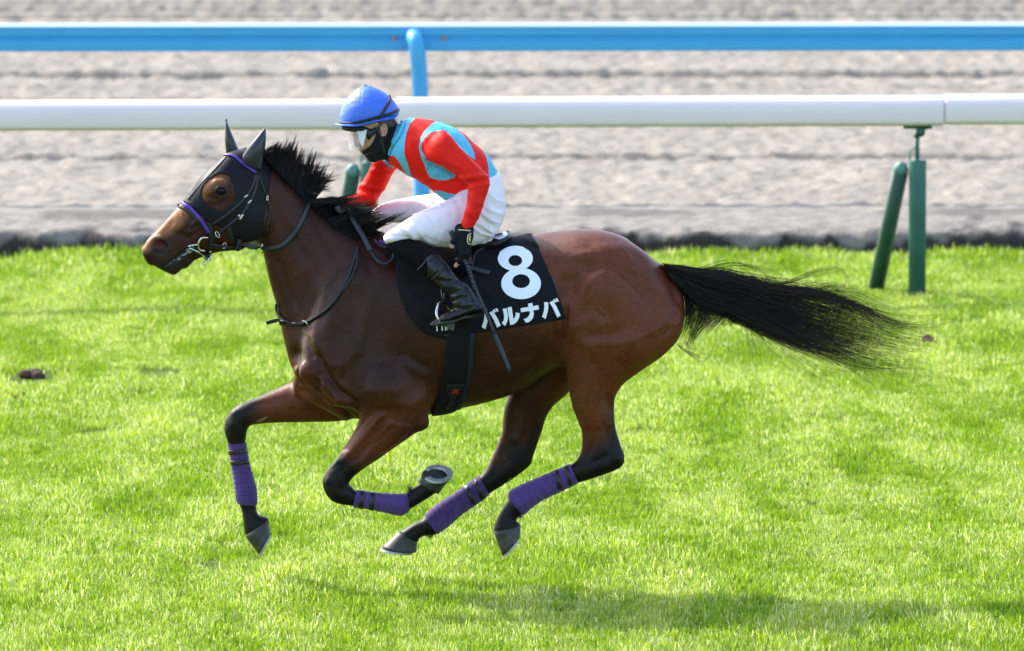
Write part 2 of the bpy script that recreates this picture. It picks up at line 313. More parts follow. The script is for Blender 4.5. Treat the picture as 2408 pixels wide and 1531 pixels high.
def nets(F, xs, ys, zs, smooth=2):
    ins = F < 0
    c = [(0, 0, 0), (1, 0, 0), (0, 1, 0), (1, 1, 0), (0, 0, 1), (1, 0, 1), (0, 1, 1), (1, 1, 1)]
    nx, ny, nz = F.shape; sl = lambda a, d: a[d[0]:nx-1+d[0], d[1]:ny-1+d[1], d[2]:nz-1+d[2]]
    cnt = sum(sl(ins, d).astype(np.int8) for d in c); act = (cnt > 0) & (cnt < 8); idx = np.argwhere(act)
    vid = np.full(act.shape, -1, np.int32); vid[act] = np.arange(len(idx)); vid[tuple(idx.T)] = np.arange(len(idx))
    ax = [np.asarray(a, float) for a in (xs, ys, zs)]; pos = np.zeros((len(idx), 3)); num = np.zeros(len(idx))
    f8 = [F[idx[:, 0]+d[0], idx[:, 1]+d[1], idx[:, 2]+d[2]].astype(float) for d in c]
    p8 = [np.stack([ax[q][idx[:, q]+d[q]] for q in range(3)], 1) for d in c]
    for a, b in ((0, 1), (2, 3), (4, 5), (6, 7), (0, 2), (1, 3), (4, 6), (5, 7), (0, 4), (1, 5), (2, 6), (3, 7)):
        m = (f8[a] < 0) != (f8[b] < 0); t = np.where(m, f8[a]/np.where(f8[a] == f8[b], 1, f8[a]-f8[b]), 0)[:, None]
        pos += np.where(m[:, None], p8[a]*(1-t)+p8[b]*t, 0); num += m
    pos /= num[:, None]; Q = []
    for d in range(3):
        sa = [slice(None)]*3; sb = [slice(None)]*3; sa[d] = slice(0, -1); sb[d] = slice(1, None)
        e = np.argwhere(ins[tuple(sa)] != ins[tuple(sb)]); o = [q for q in range(3) if q != d]
        ok = np.all([(e[:, q] > 0) & (e[:, q] < F.shape[q]-1) for q in o], axis=0); e = e[ok]
        def cell(i, j):
            g = e.copy(); g[:, o[0]] -= i; g[:, o[1]] -= j; return vid[tuple(g.T)]
        q4 = np.stack([cell(1, 1), cell(0, 1), cell(0, 0), cell(1, 0)], 1); s_in = ins[tuple(e.T)]
        flip = s_in if d == 1 else ~s_in
        q4[flip] = q4[flip][:, ::-1]; Q.append(q4)
    Q = np.concatenate(Q); Q = Q[(Q >= 0).all(1)]
    E = np.concatenate([Q[:, [0, 1]], Q[:, [1, 2]], Q[:, [2, 3]], Q[:, [3, 0]]])
    for _ in range(smooth):
        acc = np.zeros_like(pos); w = np.bincount(E.ravel(), minlength=len(pos))
        for q in range(3): acc[:, q] = np.bincount(E[:, 0], pos[E[:, 1], q], len(pos))+np.bincount(E[:, 1], pos[E[:, 0], q], len(pos))
        pos = pos*0.45+0.55*acc/np.maximum(w, 1)[:, None]
    return pos, Q
def normals(v, q):
    n = np.cross(v[q[:, 2]]-v[q[:, 0]], v[q[:, 3]]-v[q[:, 1]]); N = np.zeros_like(v)
    for i in range(4):
        for a in range(3): N[:, a] += np.bincount(q[:, i], n[:, a], len(v))
    return N/(np.linalg.norm(N, axis=1)[:, None]+1e-12)
def d_line(p, line):
    d = np.full(len(p), 1e9); line = np.asarray(line, float)
    for a, b in zip(line[:-1], line[1:]) if len(line) > 1 else [(line[0], line[0])]:
        e = b-a; t = np.clip(((p-a)@e)/(e@e+1e-9), 0, 1); d = np.minimum(d, np.linalg.norm(p-a-t[:, None]*e, axis=1))
    return d
MUSCLES = [(R4, [(1165, 760), (1190, 650), (1240, 560), (1310, 500), (1390, 474), (1470, 505), (1560, 592), (1650, 700), (1700, 800), (1700, 1000), (1500, 1150), (1300, 1150), (1130, 1100), (1135, 880)], .0150, .060, (1400, 560, 1440, 960)), (R4, [(1150, 850), (1300, 780), (1420, 840), (1400, 960), (1250, 1000), (1150, 960)], .006, .05),
    (R4, [(1480, 930), (1640, 900), (1790, 800), (1860, 840), (1800, 980), (1680, 1090), (1540, 1130), (1460, 1050)], .008, .05), (R4, [(1800, 420), (1860, 520), (1915, 680), (1925, 830), (1870, 930), (1850, 800), (1840, 640)], .007, .04),
    (R4, [(1330, 300), (1500, 300), (1650, 400), (1780, 560), (1830, 720), (1740, 760), (1660, 660), (1560, 540), (1460, 450), (1380, 420)], .005, .04), (R5, [(1180, 120), (1400, 60), (1560, 160), (1570, 330), (1440, 400), (1230, 380), (1140, 280)], .010, .04),
    (lambda x, y: (x, y), [(770, 640), (850, 600), (880, 700), (850, 830), (800, 880), (760, 850), (730, 790)], .008, .045), (Z7, [(640, 850), (720, 900), (840, 1060), (1080, 1210), (1050, 1300), (850, 1190), (690, 1060), (630, 950)], .006, .014),
    (Z7, [(360, 760), (480, 690), (600, 780), (620, 930), (680, 1040), (560, 1010), (430, 980), (365, 880)], .009, .022), (R5, [(1110, 520), (1200, 420), (1260, 440), (1120, 620), (980, 760), (900, 800), (950, 720)], .006, .016),
    (R5, [(1290, 480), (1450, 520), (1330, 640), (1170, 740), (1080, 800), (1120, 700)], .006, .018), (R1, [(1050, 520), (1180, 640), (1330, 900), (1450, 1100), (1350, 1150), (1200, 950), (1080, 760)], .005, .035)]
def sculpt(v, q, strokes, PXM=580.0):
    """push the skin in or out along traced muscle lines; both flanks alike"""
    N = normals(v, q); mv = v.copy(); mv[:, 1] = -np.abs(v[:, 1]); px = project(mv); off = np.zeros(len(v))
    wt = np.clip(np.abs(N[:, 1])*1.4, 0, 1)
    for z, line, sig, amp in strokes:
        L_ = np.array(pts(z, line)); g = amp*np.exp(-(d_line(px, L_)/PXM/sig)**2)
        if len(L_) > 2: g *= np.clip(np.minimum(np.linalg.norm(px-L_[0], axis=1), np.linalg.norm(px-L_[-1], axis=1))/(PXM*sig*3.0), .08, 1)
        off += g*(1.9 if sig >= .019 else 1.2)
    for z, poly, amp, soft, *fade in MUSCLES:
        t = np.clip(sd_poly(px, np.array(pts(z, poly)))/PXM/soft+.5, 0, 1); t = t*t*(3-2*t)*amp*1.4
        if fade: a_, b_ = np.array(z(*fade[0][:2])), np.array(z(*fade[0][2:])); t = t*np.clip(((px-b_)@(a_-b_))/((a_-b_)@(a_-b_)), 0, 1)
        off += t
    return v+N*(off*wt)[:, None]
def bvh_of(*objs):
    out = []
    for o in objs:
        me = o.data; b = BASE[o.name]; out.append(BVHTree.FromPolygons([tuple(np.array(x.co)+b) for x in me.vertices], [tuple(p.vertices) for p in me.polygons]))
    return out
CAMP = Vector((0, -CAM_D, CAM_H))
def hit(px, py, trees):
    d = Vector(ray(px, py)).normalized(); best = None
    for t in trees:
        r = t.ray_cast(CAMP, d)
        if r[0] is not None and (best is None or r[3] < best[3]): best = r
    return best
def on_surface(pp, trees, off, Y=None):
    """points on the skin under a traced line, with outward normals"""
    P, N = [], []; last = None
    for px, py in pp:
        h = hit(px, py, trees)
        if h is None: P.append(None); N.append(None)
        else:
            n = np.array(h[1]);  n = n if n @ np.array(ray(px, py)) < 0 else -n
            P.append(np.array(h[0])+n*off); N.append(n)
    ok = [i for i, p in enumerate(P) if p is not None]
    for i in range(len(P)):
        if P[i] is None:
            yy = Y if Y is not None else (P[min(ok, key=lambda j: abs(j-i))][1] if ok else -0.1)
            P[i] = W(*pp[i], yy); N[i] = np.array([0, -1.0, 0])
    P = np.array(P); N = np.array(N)
    for _ in range(2):
        N[1:-1] = (N[:-2]+N[1:-1]*2+N[2:]); N /= np.linalg.norm(N, axis=1)[:, None]
        if len(P) > 4: P[1:-1] = P[1:-1]*.6+.2*(P[:-2]+P[2:])
    return P, N
def ribbon(P, N, width, thick):
    n = len(P); wd = np.broadcast_to(np.asarray(width, float), (n,)); T = np.gradient(P, axis=0); T /= np.linalg.norm(T, axis=1)[:, None]+1e-9
    S = np.cross(T, N); S /= np.linalg.norm(S, axis=1)[:, None]+1e-9; h = wd[:, None]/2; t = thick
    prof = [(-1, -.2), (-.85, .8), (-.4, 1), (.4, 1), (.85, .8), (1, -.2), (.6, -.6), (-.6, -.6)]; k = len(prof)
    v = np.stack([P+S*h*a+N*t*b for a, b in prof], 1).reshape(-1, 3); f = []
    for i in range(n-1):
        for j in range(k): f.append((i*k+j, i*k+(j+1) % k, (i+1)*k+(j+1) % k, (i+1)*k+j))
    f.append(tuple(range(k-1, -1, -1))); f.append(tuple((n-1)*k+j for j in range(k))); return v, f
def strap(name, z, line, width, trees, m, parent, off=0.002, thick=0.003, Y=None, n=6, **kw):
    pp = spline(pts(z, line), n); P, N = on_surface(pp, trees, off, Y); v, f = ribbon(P, N, width, thick)
    return obj(name, v, f, m, parent, **kw)
def decal(name, contours, trees, m, parent, off=0.003, thick=0.0015, cuts=3, Y=-0.3, **kw):
    """a thin flat piece laid on the surface under a traced outline (first contour outer, others holes)"""
    bm = bmesh.new(); ed = []
    for c in contours:
        vv = [bm.verts.new((p[0], p[1], 0)) for p in c]; ed += [bm.edges.new((vv[i-1], vv[i])) for i in range(len(vv))]
    bmesh.ops.triangle_fill(bm, use_beauty=True, use_dissolve=False, edges=ed)
    if cuts: bmesh.ops.subdivide_edges(bm, edges=bm.edges[:], cuts=cuts, use_grid_fill=True)
    bmesh.ops.recalc_face_normals(bm, faces=bm.faces[:]); bm.verts.index_update()
    pp = [(x.co.x, x.co.y) for x in bm.verts]; P = []
    for px, py in pp:
        h = hit(px, py, trees)
        if h is None: P.append(W(px, py, Y)); continue
        n = np.array(h[1]); n = n if n @ np.array(ray(px, py)) < 0 else -n; P.append(np.array(h[0])+n*off)
    F = [tuple(x.index for x in f.verts) for f in bm.faces]; B = [(e.verts[0].index, e.verts[1].index) for e in bm.edges if len(e.link_faces) == 1]
    bm.free(); P = np.array(P); n0 = len(P); back = P+np.array([0, thick*2, 0]); f2 = [tuple(i+n0 for i in reversed(f)) for f in F]
    side = [(a, b, b+n0, a+n0) for a, b in B]
    return obj(name, np.concatenate([P, back]), F+f2+side, m, parent, smooth=False, **kw)
def ell(cx, cy, rx, ry, n=48, rot=0): 
    return [(cx+rx*math.cos(t)*math.cos(rot)-ry*math.sin(t)*math.sin(rot), cy+rx*math.cos(t)*math.sin(rot)+ry*math.sin(t)*math.cos(rot)) for t in np.linspace(0, 2*math.pi, n, endpoint=False)]
def strands(name, C, r0, m, parent, k=3, taper=0.25, **kw):
    """C: (strands, points, 3) -> one mesh of fine tapered hairs"""
    S, n, _ = C.shape; T = np.gradient(C, axis=1); T /= np.linalg.norm(T, axis=2)[..., None]+1e-9
    up = np.array([0.1, -1.0, 0.2]); A = np.cross(T, up); A /= np.linalg.norm(A, axis=2)[..., None]+1e-9; B = np.cross(A, T)
    r = np.asarray(r0).reshape(-1, 1)*np.linspace(1, taper, n)[None]; ang = np.linspace(0, 2*np.pi, k, endpoint=False)
    v = C[:, :, None]+A[:, :, None]*(np.cos(ang)[None, None, :, None]*r[:, :, None, None])+B[:, :, None]*(np.sin(ang)[None, None, :, None]*r[:, :, None, None])
    s, i, j = np.meshgrid(np.arange(S), np.arange(n-1), np.arange(k), indexing='ij'); b = s*n*k
    f = np.stack([b+i*k+j, b+i*k+(j+1) % k, b+(i+1)*k+(j+1) % k, b+(i+1)*k+j], -1).reshape(-1, 4)
    return obj(name, v.reshape(-1, 3), f, m, parent, **kw)

# ================================================================== THE SETTING
def structure(o): o['kind'] = 'structure'; return o
# ---- turf sheet
def turf_mat():
    m = mat('turf_soil', (0.070, 0.105, 0.016), 0.95, spec=.05, noise=(12, 0.5)); return m
Y_BANK = float(G(1204, 614)[1]); TAN_B = math.tan(math.radians(1.6))       # foot of the sandy bank, nearly along the picture
bank_y = lambda x: Y_BANK+x*TAN_B
xs = np.linspace(-400, 400, 41); v = []; f = []
for i, x in enumerate(xs): v += [(x, -120, 0), (x, Y_BANK+1.2+x*TAN_B, 0)]
for i in range(40): f.append((2*i, 2*i+2, 2*i+3, 2*i+1))
structure(obj('turf_ground', v, f, turf_mat(), smooth=False))

# ---- vectorised value noise for real relief
def vnoise(x, y, seed=0):
    xi = np.floor(x).astype(np.int64); yi = np.floor(y).astype(np.int64); fx = x-xi; fy = y-yi
    fx = fx*fx*(3-2*fx); fy = fy*fy*(3-2*fy)
    def h(a, b):
        n = (a*374761393+b*668265263+seed*974634777) & 0xffffffff; n = ((n ^ (n >> 13))*1274126177) & 0xffffffff
        return ((n ^ (n >> 16)) & 0xffff)/65535.0
    return (h(xi, yi)*(1-fx)+h(xi+1, yi)*fx)*(1-fy)+(h(xi, yi+1)*(1-fx)+h(xi+1, yi+1)*fx)*fy
def fbm(x, y, seed=0, oc=4):
    return sum(vnoise(x*2**i, y*2**i, seed+i)*0.5**i for i in range(oc))/(2-0.5**(oc-1))

# ---- the bank between turf and dirt: dark ragged foot, pale trodden shoulder
DIRT_Z = 0.24
def bank():
    X = np.arange(-16, 16.01, 0.04); S = np.array([-.12, 0, .01, .025, .045, .07, .10, .14, .19, .25, .33, .43, .55, .7, .85, 1.0, 1.2, 1.5])
    Z = np.array([-.05, -.01, .06, .12, .155, .172, .180, .186, .192, .198, .205, .213, .222, .232, .243, .250, .240, .16])
    gx, gs = np.meshgrid(X, S, indexing='ij'); z = np.interp(gs, S, Z)
    rag = (fbm(gx*1.3, gx*0, 5)-.5)*0.30+(fbm(gx*7, gs*2, 9)-.5)*0.16
    edge = np.exp(-((gs-.05)/.15)**2)
    y = bank_y(gx)+gs-rag*edge*.8
    z = z+(fbm(gx*3, gs*4, 3)-.5)*.05*(gs > 0)*(np.exp(-gs/0.9))+(fbm(gx*12, gs*9, 2)-.5)*.050*(gs > 0)*np.exp(-gs/.8)
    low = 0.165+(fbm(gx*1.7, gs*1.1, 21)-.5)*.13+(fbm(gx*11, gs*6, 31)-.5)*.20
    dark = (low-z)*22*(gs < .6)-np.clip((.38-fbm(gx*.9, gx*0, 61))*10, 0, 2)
    v = np.stack([gx, y, z], -1).reshape(-1, 3); n, k = gx.shape
    i, j = np.meshgrid(np.arange(n-1), np.arange(k-1), indexing='ij'); f = np.stack([i*k+j, (i+1)*k+j, (i+1)*k+j+1, i*k+j+1], -1).reshape(-1, 4)
    m = mat('bank_sand', (0.190, 0.165, 0.137), 0.9, noise=(9, 0.35), bump=(40, 0.6, 0.02))
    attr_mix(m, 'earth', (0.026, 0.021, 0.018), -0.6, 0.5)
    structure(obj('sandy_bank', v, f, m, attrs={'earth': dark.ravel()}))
bank()

# ---- the dirt track: harrowed sand with furrow lines that run along the course
def dirt():
    y0 = Y_BANK+.95; far = float(G(1204, -60)[1])+6
    Y = np.concatenate([np.arange(y0, y0+19, 0.034), np.arange(y0+19, far, 0.075)]); X = np.arange(-10.5, 10.51, 0.036)
    gx, gy = np.meshgrid(X, Y, indexing='ij'); gy2 = gy-gx*math.tan(math.radians(.6))
    z = np.full(gx.shape, DIRT_Z)+((fbm(gx*1.1, gy*.4, 40, 2)-.5)*.012+(fbm(gx*13, gy*7, 41, 2)-.5)*.060+(fbm(gx*5, gy*3, 48, 2)-.5)*.02)*np.clip((gy-y0)/.8, .25, 1)
    for py, dep, wid in ((180, .085, .085), (373, .05, .06), (12, .11, .20), (26, .09, .12), (43, .10, .12), (236, .022, .08), (300, .018, .06), (132, .02, .08), (206, .02, .07)):
        yl = float(G(1204, py, DIRT_Z)[1])+(fbm(gx*.7, gx*0+py, 50)-.5)*.10
        z = z-dep*np.exp(-((gy2-yl)/wid)**2)*(0.75+.5*fbm(gx*1.7, gy*0, 60+py))+dep*.55*np.exp(-((gy2-yl-2.0*wid)/wid)**2)
    v = np.stack([gx, gy, z], -1).reshape(-1, 3); n, k = gx.shape
    i, j = np.meshgrid(np.arange(n-1), np.arange(k-1), indexing='ij'); f = np.stack([i*k+j, (i+1)*k+j, (i+1)*k+j+1, i*k+j+1], -1).reshape(-1, 4)
    m = mat('track_sand', (0.226, 0.194, 0.153), 0.95, noise=(2.2, 0.22), bump=(22, 0.6, 0.03), stretch=(3.2, .35, 1))
    structure(obj('dirt_track', v, f, m))
    w = [(-400, y0-.3, DIRT_Z-.12), (400, y0-.3+8, DIRT_Z-.12), (400, 900, DIRT_Z-.12), (-400, 900, DIRT_Z-.12)]
    structure(obj('far_ground', w, [(0, 1, 2, 3)], mat('far_sand', (0.226, 0.194, 0.153), 0.95, noise=(.4, .15)), smooth=False))
dirt()

# ---- white running rail
RP = G(2158, 704); TAN_W = math.tan(math.radians(3.2)); rail_y = lambda x: RP[1]+(x-RP[0])*TAN_W
def at_rail(px, line):                                   # world x where a traced column meets a line y(x)
    x = 0.0
    for _ in range(8): x = float(W(px, 400, line(x))[0])
    return x
ZTOP = float(W(2158, 225, RP[1])[2]); ZBOT = float(W(2158, 296, RP[1])[2])
def rail_profile(h, d, n=10):
    p = []; r = d*.5                                     # rounded head, gently bowed face, rounded foot (y: depth, z: height)
    for t in np.linspace(0, math.pi, 13): p.append((-r*math.cos(t), h-r*.62+r*.62*math.sin(t)))
    for t in np.linspace(0, math.pi, 9): p.append((r*.88*math.cos(t), r*.36-r*.36*math.sin(t)))
    return p
def rail_section(px0, px1, lift, label):
    x0, x1 = at_rail(px0, rail_y), at_rail(px1, rail_y); h = ZTOP-ZBOT; prof = rail_profile(h, .16); k = len(prof)
    st = [(x0, .90), (x0+.004, .965), (x0+.015, 1), (x1-.015, 1), (x1-.004, .965), (x1, .90)]
    n_mid = 24; st = st[:3]+[(x0+.015+(x1-x0-.03)*i/n_mid, 1) for i in range(1, n_mid)]+st[3:]
    v = []; f = []
    for x, s in st:
        for y, z in prof: v.append((x, rail_y(x)+y*s, ZBOT+lift+h/2+(z-h/2)*s))
    for i in range(len(st)-1):
        for j in range(k): f.append((i*k+j, i*k+(j+1) % k, (i+1)*k+(j+1) % k, (i+1)*k+j))
    f.append(tuple(range(k-1, -1, -1))); f.append(tuple((len(st)-1)*k+j for j in range(k)))
    return tag(obj('running_rail', v, f, M['rail_white'], loc=((x0+x1)/2, rail_y((x0+x1)/2), ZBOT)), label, 'rail', 'sections of the white running rail')
rail_section(-3200, 931, -.010, 'white plastic running rail section reaching from the left edge to behind the blue helmet')
rail_section(931.9, 2218, 0.0, 'long white running rail section spanning behind the jockey to the joint by the green post')
rail_section(2220, 5600, .006, 'short visible end of white running rail right of the joint at the right edge')
def rail_post(px, base_py, label):
    x = at_rail(px, rail_y); y = rail_y(x); g = np.array([x, y, 0.0]); s = FPX/(y+CAM_D)*1.0
    zt = float(W(2158, 376, RP[1])[2]); r = 20.5/s
    t = thing('rail_post', label, 'rail post', tuple(g), 'green posts under the white rail')
    a = [(r*1.0, -.05), (r*1.0, zt-.012), (r*.97, zt-.003), (r*.9, zt), (r*.2, zt+.001)]
    c = np.array([(x, y, z) for _, z in a]); v, f = tube(c, [q for q, _ in a], 24); obj('tube', v, f, M['green_post'], t)
    v, f = tube([(x-.002, y, zt-.02), (x-.004, y, zt+.09), (x+.004, y, ZBOT+.01)], .013, 10); obj('rod', v, f, M['green_post'], t)
    b = MB()
    b.add(*tube([(x-.085, y, ZBOT-.004), (x+.085, y, ZBOT-.004)], .014, 8)); b.add(*ball((x+.015, y-.02, ZBOT-.035), .028, 10, 8, (1, .8, 1.1)))
    b.add(*tube([(x+.02, y-.02, ZBOT-.02), (x+.075, y-.03, ZBOT-.004)], .010, 8)); b.add(*tube([(x-.02, y-.015, ZBOT-.07), (x+.005, y-.015, ZBOT-.02)], .009, 8))
    b.out('bracket', M['green_dark'], t)
    v, f = tube([(x-.045, y-.01, zt-.03), (x-.048, y-.01, zt+.05), (x-.02, y-.005, zt+.075)], .006, 8); obj('hook', v, f, M['green_pale'], t)
    # leaning brace: tube with a seam, bolted to the post near its head
    B = np.array([x-.235, y+.42, -.03]); T = np.array([x-.095, y+.03, zt-.045]); d = (T-B)/np.linalg.norm(T-B)
    v, f = tube([B, B+(T-B)*.5, T-d*.03], r*.92, 20); br = obj('brace', v, f, M['green_dark'], t)
    v, f = tube([T-d*.035, T-d*.005, T+d*.02, T+d*.035], [r*.9, r*.86, r*.6, r*.2], 16); obj('brace_cap', v, f, M['green_pale'], br)
    sd_ = np.array([.62, -.78, 0])*r*.93; v, f = tube([B+sd_+d*.02, T+sd_-d*.06], .006, 6); obj('seam', v, f, M['cream_dull'], br)
    return t
M['cream_dull'] = mat('weathered_seam', (0.17, 0.16, 0.085), .8)
rail_post(2158, 688, 'green tubular rail post with leaning brace standing in grass at the right')
rail_post(868, 700, 'green rail post and brace half hidden behind the jockey and red sleeve')

# ---- blue outer rail
BP = G(983, 464, DIRT_Z); TAN_L = math.tan(math.radians(1.0)); blue_y = lambda x: BP[1]+(x-BP[0])*TAN_L
def blue_rail():
    zt = float(W(983, 56.5, BP[1])[2]); zb = float(W(983, 119.5, BP[1])[2]); h = zt-zb
    t = thing('guard_rail', 'long blue steel guard rail with pale painted-in glare on top crossing behind everything', 'rail', (0, blue_y(0), DIRT_Z))
    prof = [(-.055, .0), (-.060, .010), (-.060, .40*h), (-.044, .46*h), (-.044, .53*h), (-.056, .60*h), (-.056, .86*h), (-.050, .87*h), (.02, .87*h), (.0, .8*h), (-.02, .5*h), (-.03, .0)]
    k = len(prof); xx = np.linspace(-16, 16, 33); v = []; f = []
    for x in xx:
        for y, z in prof: v.append((x, blue_y(x)+y, zb+z))
    for i in range(len(xx)-1):
        for j in range(k): f.append((i*k+j, (i+1)*k+j, (i+1)*k+(j+1) % k, i*k+(j+1) % k))
    obj('rail_beam', v, f, M['blue_rail'], t, smooth=False)
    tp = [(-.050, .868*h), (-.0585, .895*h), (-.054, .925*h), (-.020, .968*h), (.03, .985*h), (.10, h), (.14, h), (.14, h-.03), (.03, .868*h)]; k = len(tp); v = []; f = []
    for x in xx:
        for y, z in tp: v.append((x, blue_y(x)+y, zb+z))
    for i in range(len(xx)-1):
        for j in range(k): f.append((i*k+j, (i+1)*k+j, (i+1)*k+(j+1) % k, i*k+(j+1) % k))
    obj('top_cap', v, f, mat('glare_top_cap', (.26, .44, .60), .5), t, smooth=True)  # paler blue along the top paints in the sun's glare
    x = at_rail(983, blue_y); y = blue_y(x)
    for dx in (-.155, .175): obj('bolt', *ball((x+dx, y-.058, zb+.47*h), .018, 10, 8, (1, .5, .9)), M['bolt'], t, smooth=True)
    s = FPX/(y+CAM_D); r = 19/s; top = zt-.035
    c = spline([(x+.030, y-.17, DIRT_Z-.1), (x+.016, y-.17, zb-.25), (x-.002, y-.165, top-.13), (x-.020, y-.12, top-.06), (x-.03, y-.03, top-.045), (x-.03, y+.06, top-.06)], 6)
    v, f = tube(c, r, 20); p = obj('rail_post', v, f, M['blue_rail'], None, loc=(x, y-.17, DIRT_Z)); tag(p, 'bright blue bent pipe post holding up the blue rail', 'rail post')
blue_rail()

# ---- grass: many tufts of single blades (ground cover nobody could count)
def blade_mat():
    m = bpy.data.materials.new('grass_blade'); m.use_nodes = True; N = m.node_tree.nodes; L = m.node_tree.links; N.clear()
    o = N.new('ShaderNodeOutputMaterial'); oi = N.new('ShaderNodeObjectInfo'); geo = N.new('ShaderNodeNewGeometry')
    n = N.new('ShaderNodeTexNoise'); n.inputs['Scale'].default_value = 1.5; n.inputs['Detail'].default_value = 6; mp = N.new('ShaderNodeMapping'); mp.inputs['Scale'].default_value = (1.6, .36, .2); L.new(geo.outputs['Position'], mp.inputs[0]); L.new(mp.outputs[0], n.inputs['Vector'])
    at = N.new('ShaderNodeAttribute'); at.attribute_name = 'tone'
    a1 = N.new('ShaderNodeMath'); a1.operation = 'MULTIPLY_ADD'; a1.inputs[1].default_value = .30; L.new(at.outputs['Fac'], a1.inputs[0]); L.new(n.outputs['Fac'], a1.inputs[2])
    a2 = N.new('ShaderNodeMath'); a2.operation = 'MULTIPLY_ADD'; a2.inputs[1].default_value = .30; n2 = N.new('ShaderNodeTexNoise'); n2.inputs['Scale'].default_value = 4.5; n2.inputs['Detail'].default_value = 3; mp2 = N.new('ShaderNodeMapping'); mp2.inputs['Scale'].default_value = (1.3, .28, .2); L.new(geo.outputs['Position'], mp2.inputs[0]); L.new(mp2.outputs[0], n2.inputs['Vector'])
    r2 = N.new('ShaderNodeMapRange'); r2.inputs[1].default_value = .58; r2.inputs[2].default_value = .74; r2.inputs[3].default_value = 0; r2.inputs[4].default_value = -.18; L.new(n2.outputs['Fac'], r2.inputs[0])
    a3 = N.new('ShaderNodeMath'); a3.operation = 'ADD'; L.new(a2.outputs[0], a3.inputs[0]); L.new(r2.outputs[0], a3.inputs[1]); L.new(oi.outputs['Random'], a2.inputs[0]); L.new(a1.outputs[0], a2.inputs[2])
    r = N.new('ShaderNodeValToRGB'); e = r.color_ramp.elements; e[0].position = .45; e[0].color = (0.098, 0.195, 0.014, 1); e[1].position = 1.15; e[1].color = (0.52, 0.56, 0.26, 1)
    e.new(1.0).color = (0.262, 0.36, 0.018, 1); q = e.new(.80); q.color = (0.178, 0.302, 0.018, 1); L.new(a3.outputs[0], r.inputs[0])
    d = N.new('ShaderNodeBsdfPrincipled'); d.inputs['Roughness'].default_value = .36; d.inputs['Specular IOR Level'].default_value = .25; L.new(r.outputs[0], d.inputs['Base Color'])
    t = N.new('ShaderNodeBsdfTranslucent'); hs = N.new('ShaderNodeHueSaturation'); hs.inputs['Value'].default_value = 1.45; hs.inputs['Saturation'].default_value = 1.03; hs.inputs['Hue'].default_value = .49
    L.new(r.outputs[0], hs.inputs['Color']); L.new(hs.outputs[0], t.inputs[0])
    mx = N.new('ShaderNodeMixShader'); mx.inputs[0].default_value = .55; L.new(d.outputs[0], mx.inputs[1]); L.new(t.outputs[0], mx.inputs[2]); L.new(mx.outputs[0], o.inputs[0]); return m
M['blade'] = blade_mat()
def tuft(i, nb, rad, hmin, hmax):
    v = []; f = []; tone = []
    for _ in range(nb):
        a = random.uniform(0, 6.283); q = rad*math.sqrt(random.random()); x, y = q*math.cos(a), q*math.sin(a)
        h = random.uniform(hmin, hmax); lean = random.gauss(0, .50); la = random.uniform(0, 6.283); w = random.uniform(.0016, .0030); fa = random.uniform(0, 6.283)
        curl = random.uniform(.0, .9); wx, wy = math.cos(fa)*w, math.sin(fa)*w; tn = random.random(); b = len(v)
        if random.random() < .015: tn = 1.9; w *= 1.25; lean = random.gauss(0, 1.0)  # a few blades coloured pale to stand for sun glints
        if random.random() < .07: lean *= 3; h *= .8
        for s, ww in ((0, 1), (.4, 1), (.75, .75)):
            ln = h*s*(math.sin(lean)+curl*s*.5); cx, cy, cz = x+math.cos(la)*ln, y+math.sin(la)*ln, h*s*math.cos(min(1.3, abs(lean)))*(1-.18*curl*s)
            v += [(cx-wx*ww, cy-wy*ww, cz), (cx+wx*ww, cy+wy*ww, cz)]; tone += [tn, tn]
        ln = h*(math.sin(lean)+curl*.5); v.append((x+math.cos(la)*ln, y+math.sin(la)*ln, h*math.cos(min(1.3, abs(lean)))*(1-.18*curl))); tone.append(tn)
        f += [(b, b+1, b+3, b+2), (b+2, b+3, b+5, b+4), (b+4, b+5, b+6)]
    me = bpy.data.meshes.new('grass_tuft'); me.from_pydata(v, [], f); me.update(); at = me.attributes.new('tone', 'FLOAT', 'POINT'); at.data.foreach_set('value', tone)
    me.materials.append(M['blade']); return bpy.data.objects.new('grass_tuft', me)
